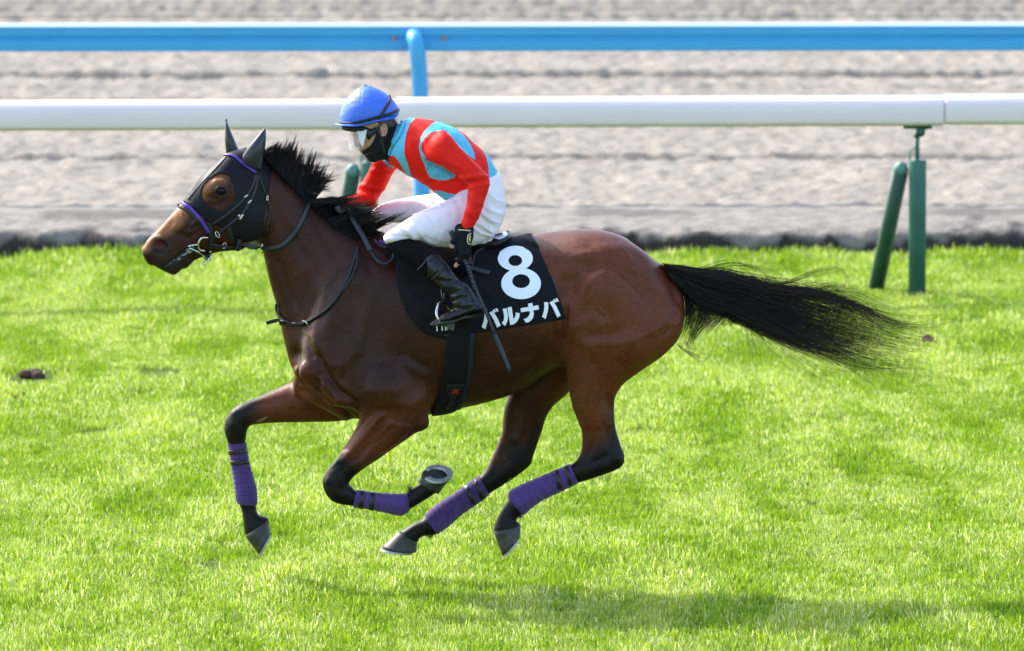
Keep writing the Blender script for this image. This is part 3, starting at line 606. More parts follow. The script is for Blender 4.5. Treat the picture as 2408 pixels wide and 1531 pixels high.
def grass():
    tc = bpy.data.collections.new('grass_tufts')
    for i in range(7): tc.objects.link(tuft(i, 54, .085, .018, .055))
    y0, y1 = -3.4, Y_BANK+.06; n = 92000; y = rng.uniform(y0, y1, n); half = (y+CAM_D)*1204/FPX+3.2; x = rng.uniform(-1, 1, n)*half
    keep = rng.random(n) < half/half.max(); keep &= y < bank_y(x)+.05+.09*(fbm(x*6, x*0, 77)-.5)*2
    x, y = x[keep], y[keep]; d = fbm(x*3.2, y*.75, 80); bare = fbm(x*4.0, y*1.3, 90)
    for cx, cy, r in ((G(75, 893)[0], G(75, 893)[1], .20), (G(45, 940)[0], G(45, 940)[1], .10), (G(450, 920)[0], G(450, 920)[1], .10), (G(230, 1020)[0], G(230, 1020)[1], .10), (G(365, 880)[0], G(365, 880)[1], .13)):
        k = ((x-cx)/r)**2+((y-cy)/(r*2.2))**2 > 1; x, y, d, bare = x[k], y[k], d[k], bare[k]
    k = bare > .235; x, y, d = x[k], y[k], d[k]
    sc = (.28+1.35*d)*rng.uniform(.75, 1.2, len(x)); edge = np.clip((y-(bank_y(x)-3.5))/3.2, 0, 1); sc *= 1+.35*edge; sc *= 1+.55*np.clip((y-(bank_y(x)-1.1))/1.0, 0, 1)*(fbm(x*5, y, 83)*1.6-.2)
    me = bpy.data.meshes.new('grass'); me.vertices.add(len(x)); me.vertices.foreach_set('co', np.column_stack([x, y, np.zeros(len(x))]).astype(np.float32).ravel())
    at = me.attributes.new('sc', 'FLOAT', 'POINT'); at.data.foreach_set('value', sc.astype(np.float32))
    at = me.attributes.new('rz', 'FLOAT', 'POINT'); at.data.foreach_set('value', rng.uniform(0, 6.283, len(x)).astype(np.float32))
    o = bpy.data.objects.new('grass', me); COL.objects.link(o); o['kind'] = 'stuff'; o['label'] = 'bright green short grass of the turf course'; me.materials.append(M['blade'])
    ng = bpy.data.node_groups.new('grass_scatter', 'GeometryNodeTree'); ng.interface.new_socket('Geometry', in_out='INPUT', socket_type='NodeSocketGeometry'); ng.interface.new_socket('Geometry', in_out='OUTPUT', socket_type='NodeSocketGeometry')
    N = ng.nodes; L = ng.links; gi = N.new('NodeGroupInput'); go = N.new('NodeGroupOutput'); ip = N.new('GeometryNodeInstanceOnPoints'); ci = N.new('GeometryNodeCollectionInfo')
    ci.inputs['Collection'].default_value = tc; ci.inputs['Separate Children'].default_value = True; ci.inputs['Reset Children'].default_value = True; ip.inputs['Pick Instance'].default_value = True
    a = N.new('GeometryNodeInputNamedAttribute'); a.data_type = 'FLOAT'; a.inputs['Name'].default_value = 'sc'; b = N.new('GeometryNodeInputNamedAttribute'); b.data_type = 'FLOAT'; b.inputs['Name'].default_value = 'rz'
    cx = N.new('ShaderNodeCombineXYZ'); L.new(b.outputs['Attribute'], cx.inputs['Z']); L.new(gi.outputs[0], ip.inputs['Points']); L.new(ci.outputs[0], ip.inputs['Instance'])
    L.new(cx.outputs[0], ip.inputs['Rotation']); L.new(a.outputs['Attribute'], ip.inputs['Scale']); L.new(ip.outputs[0], go.inputs[0])
    o.modifiers.new('scatter', 'NODES').node_group = ng
grass()
# ---- turned-up clods of earth
def clod(px, py, rx, rz, label):
    g = G(px, py); r = np.random.default_rng(int(px)); mb = MB()
    for _ in range(9):
        v, f = ball((0, 0, 0), 1, 12, 8); v = v*(1+.28*(fbm(v[:, 0]*2.1+v[:, 2]+px, v[:, 1]*2.1, int(px)))[:, None]); s = r.uniform(.35, .7)
        mb.add(v*np.array([rx*s, rx*s*.8, rz*s])+g+np.array([r.uniform(-.6, .6)*rx, r.uniform(-.6, .6)*rx, rz*r.uniform(.2, .7)]), f)
    tag(mb.out('earth_clod', M['clod'], loc=tuple(g)), label, 'clod', 'clods of earth on the turf')
clod(75, 890, .055, .036, 'large brown turned-up clod of earth in the grass at the far left')
clod(2187, 818, .045, .055, 'small brown clod of earth just beyond the tip of the tail')
clod(2170, 1288, .017, .014, 'tiny brown clod on the grass at the lower right')

# ================================================================== THE RACEHORSE
gx = float(W(1150, 900, 0)[0])
horse = thing('racehorse', 'galloping bay racehorse in a black hood with all four hooves off the grass', 'horse', (gx, 0, 0))
def axis(a, b, h): return np.arange(a, b+h, h)
xl = W(330, 600, 0)[0]; xm = W(650, 600, 0)[0]; xr = W(1650, 600, 0)[0]; zb_ = W(1200, 1320, 0)[2]; zt_ = W(1200, 330, 0)[2]; zm = W(1200, 900, 0)[2]
HX = np.concatenate([np.arange(xl, xm, .0042), np.arange(xm, xr, .0062)]); HY = axis(-.36, .36, .0062); HZ = np.concatenate([np.arange(zb_, zm, .0062), np.arange(zm, zt_, .0050)])
H = Field(HX, HY, HZ)
NR, FR = -.13, .15                                      # depth of the near and the far legs
# --- trunk and neck, poll to buttock: crest / back edge, then throat / belly edge
H.strip(P0, [(612, 368, 600, 560, .068, 0), (655, 398, 618, 592, .072, 0), (700, 432, 632, 655, .078, 0), (748, 470, 652, 725, .088, 0, -.2), (800, 502, 668, 800, .115, 0, -.35),
             (856, 530, 690, 872, .165, 0, -.35), (905, 548, 745, 930, .205, 0, -.3), (952, 562, 840, 984, .225, 0, -.25), (1010, 568, 945, 985, .245, 0, -.2), (1075, 568, 1045, 968, .262, 0, -.15), (1150, 565, 1140, 947, .270, 0, -.1),
             (1225, 560, 1232, 915, .262, 0, -.05), (1300, 553, 1318, 862, .235, 0, .1), (1365, 546, 1400, 880, .225, 0, .15), (1425, 553, 1470, 880, .215, 0, .1), (1490, 580, 1530, 855, .19, 0), (1545, 618, 1575, 815, .15, 0), (1580, 652, 1598, 770, .10, 0)], k=0, cap=.35, n=6)
# --- pelvis points (the two hip bumps seen over the saddle cloth)
H.ellipsoid(W(1370, 574, .09), (.17, .10, .040), .09); H.ellipsoid(W(1410, 640, -.085), (.19, .11, .12), .10)
# --- shoulders, upper arms
for sg in (-1, 1):
    Y = .125*sg
    H.strip(P0, [(850, 600, 760, 690, .06, Y*.8), (890, 700, 715, 800, .085, Y*1.02), (930, 800, 712, 885, .10, Y*1.08), (985, 890, 762, 940, .105, Y*1.1)], k=.045, cap=.6)
H.strip(P0, [(712, 860, 700, 930, .05, .06), (745, 850, 745, 955, .08, 0), (800, 860, 812, 990, .09, 0)], k=.03, cap=.6)     # breast
# near foreleg
H.strip(R5, [(1090, 200, 1560, 160, .05, NR+.01), (1085, 330, 1570, 310, .080, NR-.015), (1085, 460, 1545, 455, .078, NR-.02), (1055, 545, 1470, 560, .070, NR-.01), (1000, 635, 1330, 660, .060, NR), (930, 735, 1210, 745, .053, NR), (868, 812, 1105, 815, .048, NR),
             (834, 880, 1043, 868, .047, NR), (842, 950, 1014, 908, .047, NR), (880, 1012, 1018, 918, .043, NR), (935, 1046, 1040, 935, .036, NR), (1040, 1062, 1064, 958, .031, NR), (1165, 1082, 1185, 976, .030, NR), (1290, 1108, 1320, 984, .033, NR),
             (1372, 1122, 1400, 982, .038, NR), (1432, 1082, 1410, 968, .036, NR), (1500, 1040, 1440, 945, .033, NR), (1580, 990, 1490, 915, .036, NR), (1612, 965, 1520, 885, .036, NR)], k=.05, cap=.6, n=5)
H.ellipsoid(W(*R5(1500, 500), NR-.02), (.035, .04, .03), .03)       # elbow
# far foreleg
H.strip(R5, [(800, 190, 1020, 475, .085, FR), (690, 190, 900, 486, .080, FR), (560, 247, 700, 492, .066, FR), (440, 300, 530, 494, .054, FR), (335, 343, 420, 499, .047, FR), (245, 385, 345, 512, .048, FR),
             (183, 452, 322, 540, .047, FR), (165, 520, 317, 568, .045, FR), (172, 578, 312, 600, .040, FR), (192, 640, 308, 632, .034, FR), (206, 720, 320, 706, .031, FR), (218, 800, 336, 788, .030, FR), (231, 880, 360, 872, .033, FR), (241, 960, 380, 945, .037, FR),
             (248, 1012, 384, 1004, .037, FR), (266, 1050, 382, 1048, .033, FR), (284, 1095, 386, 1085, .031, FR), (293, 1160, 400, 1120, .034, FR), (303, 1240, 462, 1142, .042, FR), (318, 1275, 470, 1175, .042, FR)], k=.03, cap=.35, n=5)
# near hind leg
NH = -.125
H.strip(R4, [(1190, 520, 1840, 640, .085, NH-.005), (1165, 700, 1925, 790, .11, NH-.01), (1122, 860, 1905, 925, .12, NH-.01), (1112, 990, 1800, 1050, .115, NH-.01), (1118, 1095, 1645, 1160, .10, NH-.005), (1133, 1210, 1530, 1245, .084, NH), (1160, 1345, 1468, 1335, .068, NH),
             (1188, 1440, 1452, 1430, .057, NH), (1220, 1530, 1455, 1515, .049, NH)], k=.035, cap=.5, n=5)
H.strip(R6, [(1345, 385, 1622, 370, .057, NH), (1392, 485, 1627, 478, .046, NH), (1408, 575, 1645, 565, .042, NH), (1406, 650, 1672, 645, .042, NH), (1395, 705, 1700, 725, .042, NH), (1372, 745, 1672, 800, .042, NH), (1345, 772, 1520, 862, .040, NH),
             (1300, 796, 1378, 906, .034, NH), (1222, 826, 1282, 950, .031, NH), (1090, 882, 1148, 1012, .031, NH), (975, 932, 1070, 1066, .034, NH), (918, 968, 1020, 1108, .039, NH), (908, 1012, 990, 1118, .037, NH), (872, 1072, 972, 1140, .033, NH), (838, 1130, 962, 1165, .033, NH), (810, 1205, 990, 1180, .042, NH), (812, 1245, 992, 1215, .042, NH)], k=.012, cap=.3, n=5)
# far hind leg
FH = .135
H.strip(R6, [(960, -60, 1480, -80, .10, FH), (935, 110, 1440, 100, .10, FH), (908, 300, 1320, 285, .085, FH), (884, 380, 1215, 378, .066, FH), (872, 460, 1165, 462, .055, FH), (866, 540, 1142, 535, .049, FH), (842, 620, 1112, 625, .044, FH), (800, 715, 1078, 720, .043, FH), (775, 775, 1062, 775, .043, FH), (752, 812, 1005, 826, .041, FH),
             (712, 858, 862, 925, .038, FH), (660, 895, 770, 985, .033, FH), (598, 940, 680, 1052, .031, FH), (480, 1020, 578, 1124, .031, FH), (390, 1084, 505, 1190, .034, FH), (345, 1128, 430, 1248, .039, FH), (322, 1150, 385, 1260, .036, FH), (255, 1182, 325, 1268, .033, FH), (190, 1222, 298, 1290, .037, FH), (170, 1236, 290, 1312, .038, FH)], k=.03, cap=.35, n=5)
# dock of the tail
H.strip(ZT, [(180, 270, 300, 420, .045, 0), (300, 285, 385, 400, .035, 0), (430, 325, 450, 430, .026, 0), (580, 360, 580, 440, .018, 0)], k=.03, cap=.5)
# --- head
HD = -.012
head_rows = [(800, 302, 1010, 690, .070, HD+.01), (700, 334, 960, 830, .088, HD), (610, 408, 850, 930, .100, HD, -.1), (520, 488, 740, 985, .098, HD, -.15), (448, 590, 640, 1000, .082, HD-.003, -.1), (388, 668, 545, 1028, .068, HD-.005), (315, 745, 460, 1062, .058, HD-.008),
             (245, 825, 400, 1100, .052, HD-.01), (185, 885, 330, 1138, .052, HD-.012), (150, 922, 255, 1122, .050, HD-.014), (134, 955, 192, 1088, .042, HD-.015)]
H.strip(R1, head_rows, k=.035, cap=.55, n=6, pw=2.3)
H.strip(R1, [(330, 1000, 268, 1128, .036, HD-.01), (392, 1010, 335, 1157, .040, HD-.01), (450, 1000, 392, 1110, .038, HD-.01)], k=.012, cap=.6)     # lower lip, chin
for sg in (-1, 1):                                       # eye sockets, cheek plates
    H.ellipsoid(W(*R1(640, 575), HD)+np.array([0, .066*sg, 0]), (.055, .030, .040), .04)
    H.ellipsoid(W(*R1(850, 770), HD)+np.array([0, .062*sg, 0]), (.085, .034, .085), .03)
    H.ellipsoid(W(*R1(230, 955), HD)+np.array([0, .040*sg, 0]), (.045, .022, .036), .015)   # nostril flare
H_pre = H.F.copy()
NOST = W(*R1(232, 962), HD-.065)
for sg in (-1, 1):
    c = NOST.copy(); c[1] = HD-.010+sg*.062; H.ellipsoid(c+np.array([.002, 0, 0]), (.040, .028, .030), sub=True)
hv, hq = nets(H.F, HX, HY, HZ, 2)
strokes = [
    (R5, [(1330, 130), (1290, 210), (1312, 290), (1270, 380)], .006, .0024), (R5, [(1230, 60), (1200, 150), (1220, 230)], .006, .002), (R4, [(540, 1190), (680, 1150), (800, 1090), (910, 1085)], .006, .0024), (R4, [(960, 880), (1012, 950), (990, 1040)], .006, .002), (R6, [(1450, 40), (1428, 150), (1462, 260), (1440, 360)], .006, .0024), (R5, [(1060, 550), (985, 660), (930, 790)], .006, .0022), (R1, [(420, 750), (462, 820), (440, 885), (500, 930)], .005, .002), (R1, [(380, 720), (400, 790), (370, 850)], .005, .0018), (R4, [(1300, 620), (1340, 720), (1310, 830)], .006, .0022), (R4, [(1340, 720), (1400, 780), (1420, 860)], .006, .0018), (R3, [(-150, 900), (-60, 980), (-80, 1100), (20, 1200)], .006, .002),
    (R4, [(1190, 720), (1225, 600), (1295, 525), (1380, 484), (1460, 508), (1550, 592), (1640, 700), (1690, 790)], .022, .0020),
    (R4, [(1160, 650), (1205, 545), (1290, 470), (1380, 432), (1490, 462), (1590, 560), (1700, 690)], .028, -.0070), (R4, [(1500, 450), (1620, 560), (1730, 700), (1745, 820)], .030, -.0085),
    (R4, [(1400, 640)], .085, .010), (R4, [(1790, 400), (1850, 540), (1880, 690), (1845, 860), (1760, 970)], .020, -.0065), (R4, [(1900, 640), (1915, 780)], .018, .004),
    (R4, [(1180, 935), (1400, 930), (1600, 905)], .026, -.006), (R4, [(1280, 985), (1560, 935), (1700, 885), (1820, 790)], .024, .005), (R4, [(1330, 800)], .04, .003), (R4, [(1560, 985)], .05, .009), (R4, [(1330, 960)], .06, .006),
    (R4, [(1430, 1160), (1405, 1300), (1430, 1480)], .016, -.006), (R4, [(1150, 372), (1230, 376), (1300, 368), (1380, 392)], .018, .006), (R4, [(1050, 430), (1150, 445), (1260, 440), (1400, 470)], .028, -.005),
    (R4, [(1130, 560)], .05, -.014), (R4, [(1140, 700), (1122, 860), (1110, 1000)], .010, -.010), (R4, [(1090, 700), (1080, 860)], .02, .005), (R4, [(1500, 300), (1640, 420), (1740, 560)], .02, -.004),
    (R4, [(560, 1000), (520, 1250)], .014, -.0025), (R4, [(680, 960), (640, 1240)], .014, -.0025), (R4, [(790, 940), (760, 1200)], .014, -.0025), (R4, [(900, 1030), (870, 1150)], .016, -.003), (R4, [(1000, 950), (900, 1200), (700, 1330)], .02, -.003),
    (Z7, [(620, 560), (690, 720), (740, 860), (850, 1010), (1030, 1130), (1150, 1180)], .011, -.011), (Z7, [(720, 640), (775, 800), (860, 930), (1000, 1040)], .012, .006),
    (Z7, [(612, 850), (650, 1000), (790, 1150), (1000, 1290)], .010, -.009), (Z7, [(480, 800)], .035, .010), (Z7, [(370, 600)], .028, -.010), (Z7, [(560, 380), (600, 520), (640, 640)], .012, .005), (Z7, [(480, 420), (560, 620)], .014, -.005), (Z7, [(700, 950), (830, 1120)], .02, .006),
    (R1, [(1000, 985), (1090, 1190), (1170, 1420)], .016, -.007), (R1, [(1150, 900), (1250, 1150), (1330, 1350)], .05, .006), (R3, [(60, 560), (-100, 900), (-230, 1250)], .03, .007), (R3, [(150, 650), (50, 1000), (-60, 1280)], .03, -.006),
    (R5, [(1280, 260)], .075, .010), (R5, [(1250, 390), (1110, 540), (970, 710)], .011, -.0045), (R5, [(1380, 470), (1200, 620), (1010, 790)], .011, -.0045), (R5, [(1160, 360), (1040, 560)], .012, .004), (R5, [(1540, 100), (1560, 330)], .014, -.007),
    (R5, [(872, 890)], .014, .005), (R5, [(985, 985)], .012, .004), (R5, [(905, 975)], .010, .003), (R5, [(940, 900), (960, 960), (1000, 1010)], .009, -.004), (R5, [(1000, 880), (960, 830), (1010, 760)], .010, -.003), (R5, [(890, 850), (960, 780), (1060, 660)], .010, .003),
    (R5, [(215, 470)], .012, .004), (R5, [(205, 545)], .010, .004), (R5, [(250, 440), (262, 500), (250, 580)], .009, -.003), (R5, [(300, 430), (420, 400), (560, 380)], .012, -.003), (R5, [(700, 380)], .04, .006), (R5, [(560, 440), (700, 450), (820, 440)], .014, -.004),
    (R6, [(1580, 790)], .014, .003), (R6, [(1450, 780), (1550, 740), (1600, 690)], .010, -.004), (R6, [(1640, 480), (1610, 560), (1620, 650)], .010, -.004), (R6, [(950, 640)], .018, .006), (R6, [(1030, 560), (1000, 660), (1020, 740)], .012, -.005), (R6, [(880, 720), (900, 790)], .012, -.003), (R6, [(870, 780)], .012, .004), (R6, [(1000, 400), (960, 520)], .014, -.003),
    (R1, [(560, 800), (480, 850), (400, 880)], .006, .0018), (R1, [(540, 830), (500, 900), (440, 930)], .005, .0016), (R1, [(470, 770), (420, 840)], .006, -.002), (R1, [(700, 640), (640, 680), (580, 670)], .008, -.003), (R1, [(600, 600), (560, 640), (535, 650)], .006, -.003),
    (R4, [(1000, 760), (1060, 900), (1080, 1020)], .010, -.003), (R4, [(930, 860), (900, 960), (860, 1040)], .009, -.0022), (R4, [(980, 880), (950, 980), (900, 1080)], .009, .0018), (R4, [(1250, 1050), (1350, 1150), (1400, 1250)], .02, -.004), (R4, [(1220, 900), (1300, 1000), (1320, 1120)], .022, .004), (R4, [(1700, 800), (1760, 700), (1760, 600)], .03, .005), (R6, [(1480, 640), (1440, 720)], .014, -.004), (R6, [(1560, 500), (1600, 660)], .010, -.005), (R6, [(1650, 740)], .02, .005),
    (R1, [(575, 750), (500, 790), (420, 830)], .011, .005), (R1, [(590, 560), (618, 522), (680, 512), (722, 535)], .009, .005), (R1, [(688, 490)], .010, -.008), (R1, [(350, 760), (285, 850), (240, 890)], .012, -.004), (R1, [(440, 900), (330, 870)], .014, -.003), (R1, [(620, 640), (560, 620)], .010, -.004),
    (R1, [(165, 935), (195, 908), (240, 902), (285, 925), (303, 965), (292, 1010)], .007, .005), (R1, [(500, 968), (420, 985), (330, 1050), (245, 1115)], .005, -.007), (R1, [(450, 1000), (350, 1085)], .008, .003), (R1, [(860, 700)], .04, .002)]
hv = sculpt(hv, hq, strokes); 
hv = hv+normals(hv, hq)*((fbm(hv[:, 0]*9+3*hv[:, 1], hv[:, 2]*9, 11)-.5)*.0035)[:, None]
hp = project(hv); Yv = hv[:, 1]
def side_poly(z, poly, near): 
    d = sd_poly(hp, pts(z, poly))/580; return np.where((Yv < .012) == near, d, -1)
blk = np.maximum.reduce([side_poly(R5, [(780, 740), (930, 690), (1080, 800), (1100, 880), (1800, 700), (1800, 1250), (780, 1250)], True),
    side_poly(R5, [(60, 250), (430, 300), (360, 430), (330, 640), (560, 1500), (60, 1500)], False),
    side_poly(R6, [(1610, 330), (1760, 500), (1760, 900), (1000, 1500), (600, 1500), (700, 1000), (1340, 740), (1450, 700), (1560, 640), (1600, 480)], True),
    side_poly(R6, [(1190, 380), (1260, 600), (1100, 900), (300, 1500), (-20, 1500), (-20, 1200), (690, 830), (800, 790), (860, 800), (930, 640), (1040, 660), (1100, 520)], False),
    sd_poly(hp, pts(ZT, [(250, 230), (330, 300), (380, 440), (700, 520), (700, 200)]))/580,
    sd_poly(hp, pts(Z8, [(-60, 200), (60, 380), (250, 590), (420, 760), (640, 985), (870, 1260), (1100, 1480), (1500, 1600), (1700, 1200), (900, 200)]))/580-.012])
muz = sd_poly(hp, pts(R1, [(165, 1075), (235, 1068), (330, 1015), (470, 948), (500, 985), (400, 1100), (330, 1190), (140, 1130), (145, 1090)]))/580
muz = np.maximum(muz, .026-np.linalg.norm((hp-np.array(R1(232, 964)))/580*np.array([.62, .80]), axis=1))
muz = np.maximum(muz, .024-np.linalg.norm((hp-np.array(R1(648, 592)))/580*np.array([1, 1.15]), axis=1))
sunlit_tan = np.minimum(sd_poly(hp, pts(R1, [(100, 960), (330, 640), (430, 680), (380, 800), (290, 870), (200, 890), (150, 980)]))/580, .02)
eyepatch = sd_poly(hp, pts(R1, [(470, 560), (560, 500), (700, 470), (690, 530), (600, 560), (540, 640)]))/580-.01
sunlit_tan = np.where(sunlit_tan > eyepatch, sunlit_tan, eyepatch)-.005
red = .017-np.sqrt(((hv[:, 0]-NOST[0])/1.15)**2+((hv[:, 2]-NOST[2]-.004))**2); red = np.where((np.abs(Yv-HD) < .058), red, -1)
chn = np.maximum(np.where(Yv > .02, sd_poly(hp, pts(R5, [(365, 497), (400, 470), (476, 440), (440, 480), (410, 496)]))/580, -1), np.where(Yv > .02, sd_poly(hp, pts(R6, [(885, 905), (905, 880), (935, 855), (925, 880)]))/580, -1))
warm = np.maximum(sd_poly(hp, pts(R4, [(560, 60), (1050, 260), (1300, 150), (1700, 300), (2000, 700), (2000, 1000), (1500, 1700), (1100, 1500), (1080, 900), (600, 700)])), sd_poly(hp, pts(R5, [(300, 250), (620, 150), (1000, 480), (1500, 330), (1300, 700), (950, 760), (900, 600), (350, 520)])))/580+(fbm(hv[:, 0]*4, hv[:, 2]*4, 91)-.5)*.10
body = obj('body', hv, hq, M['coat'], horse, attrs={'warm': warm, 'sweat_glare': sd_poly(hp, pts(R4, [(930, 285), (1080, 262), (1170, 312), (1220, 362), (1130, 372), (1010, 345)]))/580+(fbm(hv[:, 0]*40, hv[:, 2]*40, 95)-.5)*.03, 'black': blk, 'muzzle': muz, 'tan': sunlit_tan, 'red': red, 'chestnut': chn})
TB = bvh_of(body)
# --- eyes
EYE = np.array(hit(*R1(652, 585), TB)[0])+np.array([0, .0065, 0])
for sg in (-1, 1):
    c = EYE.copy(); c[1] = HD+sg*abs(EYE[1]-HD)
    e = obj('eye', *ball(c, .0215, 20, 14, (1.08, .72, .86)), M['eye'], horse)
    lid = []
    for t in np.linspace(-.2, math.pi+.2, 14): lid.append(c+np.array([math.cos(t)*.0225, sg*.0085, math.sin(t)*.0165+.001]))
    obj('eyelid', *tube(lid, .0042, 8), M['eyelid'] if 'eyelid' in M else M.setdefault('eyelid', mat('dark_eyelid', (.020, .010, .008), .45)), e)
# --- hood (cloth shell over the head, open at the eyes) and its two ear covers
FH_ = H_pre-.0045
reg = H.region(pts(R1, [(385, 640), (420, 690), (475, 705), (545, 770), (575, 800), (640, 822), (690, 850), (725, 925), (800, 940), (905, 935), (945, 870), (950, 770), (968, 650), (988, 540), (1004, 425), (965, 365), (900, 310), (800, 270), (650, 320), (500, 470), (420, 590)]), HD-.05)
eye_hole = pts(R1, [(519, 600), (538, 550), (575, 508), (620, 477), (670, 470), (715, 490), (742, 535), (748, 600), (732, 660), (692, 705), (640, 714), (590, 701), (550, 665), (527, 630)])
eyeh = H.region(eye_hole, HD-.085); wy = (np.abs(HY-HD) < .052)[None, :, None]
Fh = np.maximum(np.maximum(FH_, reg), np.where(wy, -1, -eyeh)); Fh = np.maximum(Fh, -(H_pre+.004)); nx = np.searchsorted(HX, xm+.09)
kz = np.searchsorted(HZ, W(1200, 700, 0)[2])
vv, qq = nets(Fh[:nx, :, kz:], HX[:nx], HY, HZ[kz:], 2)
hood = obj('hood', vv, qq, M['hood'], horse, label='black hood with round eye opening')
TH = bvh_of(hood); THB = TH+TB
E = Field(np.arange(W(500, 400, 0)[0], W(660, 400, 0)[0], .0032), axis(-.16, .16, .0032), np.arange(W(600, 440, 0)[2], W(600, 285, 0)[2]+.02, .0032))
E.strip(R1, [(795, 380, 935, 440, .028, -.066), (800, 342, 942, 385, .030, -.068), (838, 285, 950, 320, .028, -.07), (888, 225, 958, 252, .020, -.07), (928, 180, 960, 192, .010, -.07), (948, 158, 957, 164, .005, -.07)], k=0, cap=.4)
vv, qq = nets(E.F, E.xs, E.ys, E.zs, 2); obj('ear_cover', vv, qq, M['ear'] if 'ear' in M else M.setdefault('ear', mat('shiny_ear_cover', (0.016, 0.019, 0.024), 0.33, bump=(40, .2, .003))), horse)
E.F[:] = 1.0
E.strip(R1, [(690, 345, 790, 320, .026, .05), (685, 300, 768, 288, .028, .05), (679, 240, 745, 232, .026, .05), (680, 180, 718, 172, .016, .05), (684, 130, 700, 127, .008, .05), (687, 102, 693, 101, .004, .05)], k=0, cap=.4)
vv, qq = nets(E.F, E.xs, E.ys, E.zs, 2); obj('ear_cover', vv, qq, M['ear'], horse)
# seam down the front of the hood
strap('hood_seam', R1, [(690, 352), (620, 428), (560, 492), (500, 555), (455, 610), (428, 640)], .007, THB, M['seam_grey'] if 'seam_grey' in M else M.setdefault('seam_grey', mat('grey_seam_tape', (.035, .033, .033), .6)), hood, off=.001, thick=.002)
strap('hood_edge', R1, [(398, 652), (440, 668), (480, 700), (520, 738), (560, 778)], .010, THB, M['hood'], hood, off=.0, thick=.003)

# --- leg bandages with their two strips of shiny tape
def wrap_tube(z, rows, w, Y, grow, n=8, wr=0.0, seed=0):
    q = spline(np.array([list(W(*z(r[0], r[1]), Y))+list(W(*z(r[2], r[3]), Y))+[w[i]] for i, r in enumerate(rows)]), n)
    A, B, ww = q[:, :3], q[:, 3:6], q[:, 6]; C = (A+B)/2; hh = (B-A)/2; rr = np.linalg.norm(hh, axis=1, keepdims=True); u = hh/rr; k = 28; a = np.linspace(0, 2*np.pi, k, endpoint=False); v = []
    T = np.gradient(C, axis=0); T /= np.linalg.norm(T, axis=1)[:, None]
    for i in range(len(C)):
        rip = wr*np.sin(i*2.1+1.6*np.sin(a+seed)+seed)+wr*.8*np.sin(i*1.13+2*np.cos(a*1.0+seed))
        v.append(C[i]+np.outer(np.cos(a)*(rr[i, 0]+grow+rip), u[i])+np.outer(np.sin(a)*(ww[i]+grow+rip), [0, 1.0, 0]))
    v = np.concatenate(v); f = [(i*k+j, i*k+(j+1) % k, (i+1)*k+(j+1) % k, (i+1)*k+j) for i in range(len(C)-1) for j in range(k)]
    n0 = len(C); cin = np.concatenate([C[:1], C[-1:]]); v = np.vstack([v, cin]); f += [(j, len(v)-2, (j+1) % k) for j in range(k)]+[((n0-1)*k+j, (n0-1)*k+(j+1) % k, len(v)-1) for j in range(k)]
    return v, f
def bandage(z, rows, w, Y, tapes, label, seed):
    b = obj('leg_bandage', *wrap_tube(z, rows, w, Y, .0045, 14, .0011, seed), M['wrap'], horse, label=label)
    for t in tapes: obj('tape', *wrap_tube(z, t, [w[0]]*2, Y, .0066, 4), M['tape'], b)
    return b
bandage(R5, [(1042, 1062, 1064, 958), (1165, 1082, 1185, 976), (1290, 1108, 1320, 984), (1372, 1122, 1400, 982), (1428, 1088, 1412, 972)], [.031, .030, .033, .038, .037], NR, [[(1078, 1068, 1092, 962), (1108, 1073, 1120, 966)], [(1150, 1080, 1162, 973), (1180, 1084, 1190, 976)]], 'purple bandage on the folded foreleg', 1)
bandage(R5, [(192, 640, 308, 628), (206, 720, 320, 706), (218, 800, 336, 788), (231, 880, 360, 872), (241, 960, 380, 945), (248, 1012, 384, 1004), (262, 1046, 384, 1054)], [.034, .031, .030, .033, .037, .037, .034], FR, [[(198, 680, 312, 668), (203, 708, 317, 694)], [(212, 752, 325, 740), (217, 780, 330, 768)]], 'purple bandage on the outstretched foreleg', 2)
bandage(R6, [(1330, 780, 1382, 900), (1222, 826, 1282, 950), (1090, 882, 1148, 1012), (975, 932, 1070, 1066), (918, 968, 1020, 1108), (908, 1004, 998, 1112)], [.034, .031, .031, .034, .039, .038], NH, [[(1310, 790, 1345, 915), (1285, 800, 1322, 925)], [(1245, 818, 1278, 945), (1218, 828, 1250, 955)]], 'purple bandage on the near hind leg', 3)
bandage(R6, [(712, 862, 775, 978), (660, 895, 740, 1008), (598, 940, 680, 1052), (480, 1020, 578, 1124), (390, 1084, 505, 1190), (342, 1130, 422, 1250)], [.034, .032, .031, .031, .034, .039], FH, [[(690, 882, 750, 1000), (668, 898, 725, 1018)], [(632, 920, 690, 1040), (608, 934, 668, 1056)]], 'purple bandage on the far hind leg', 4)

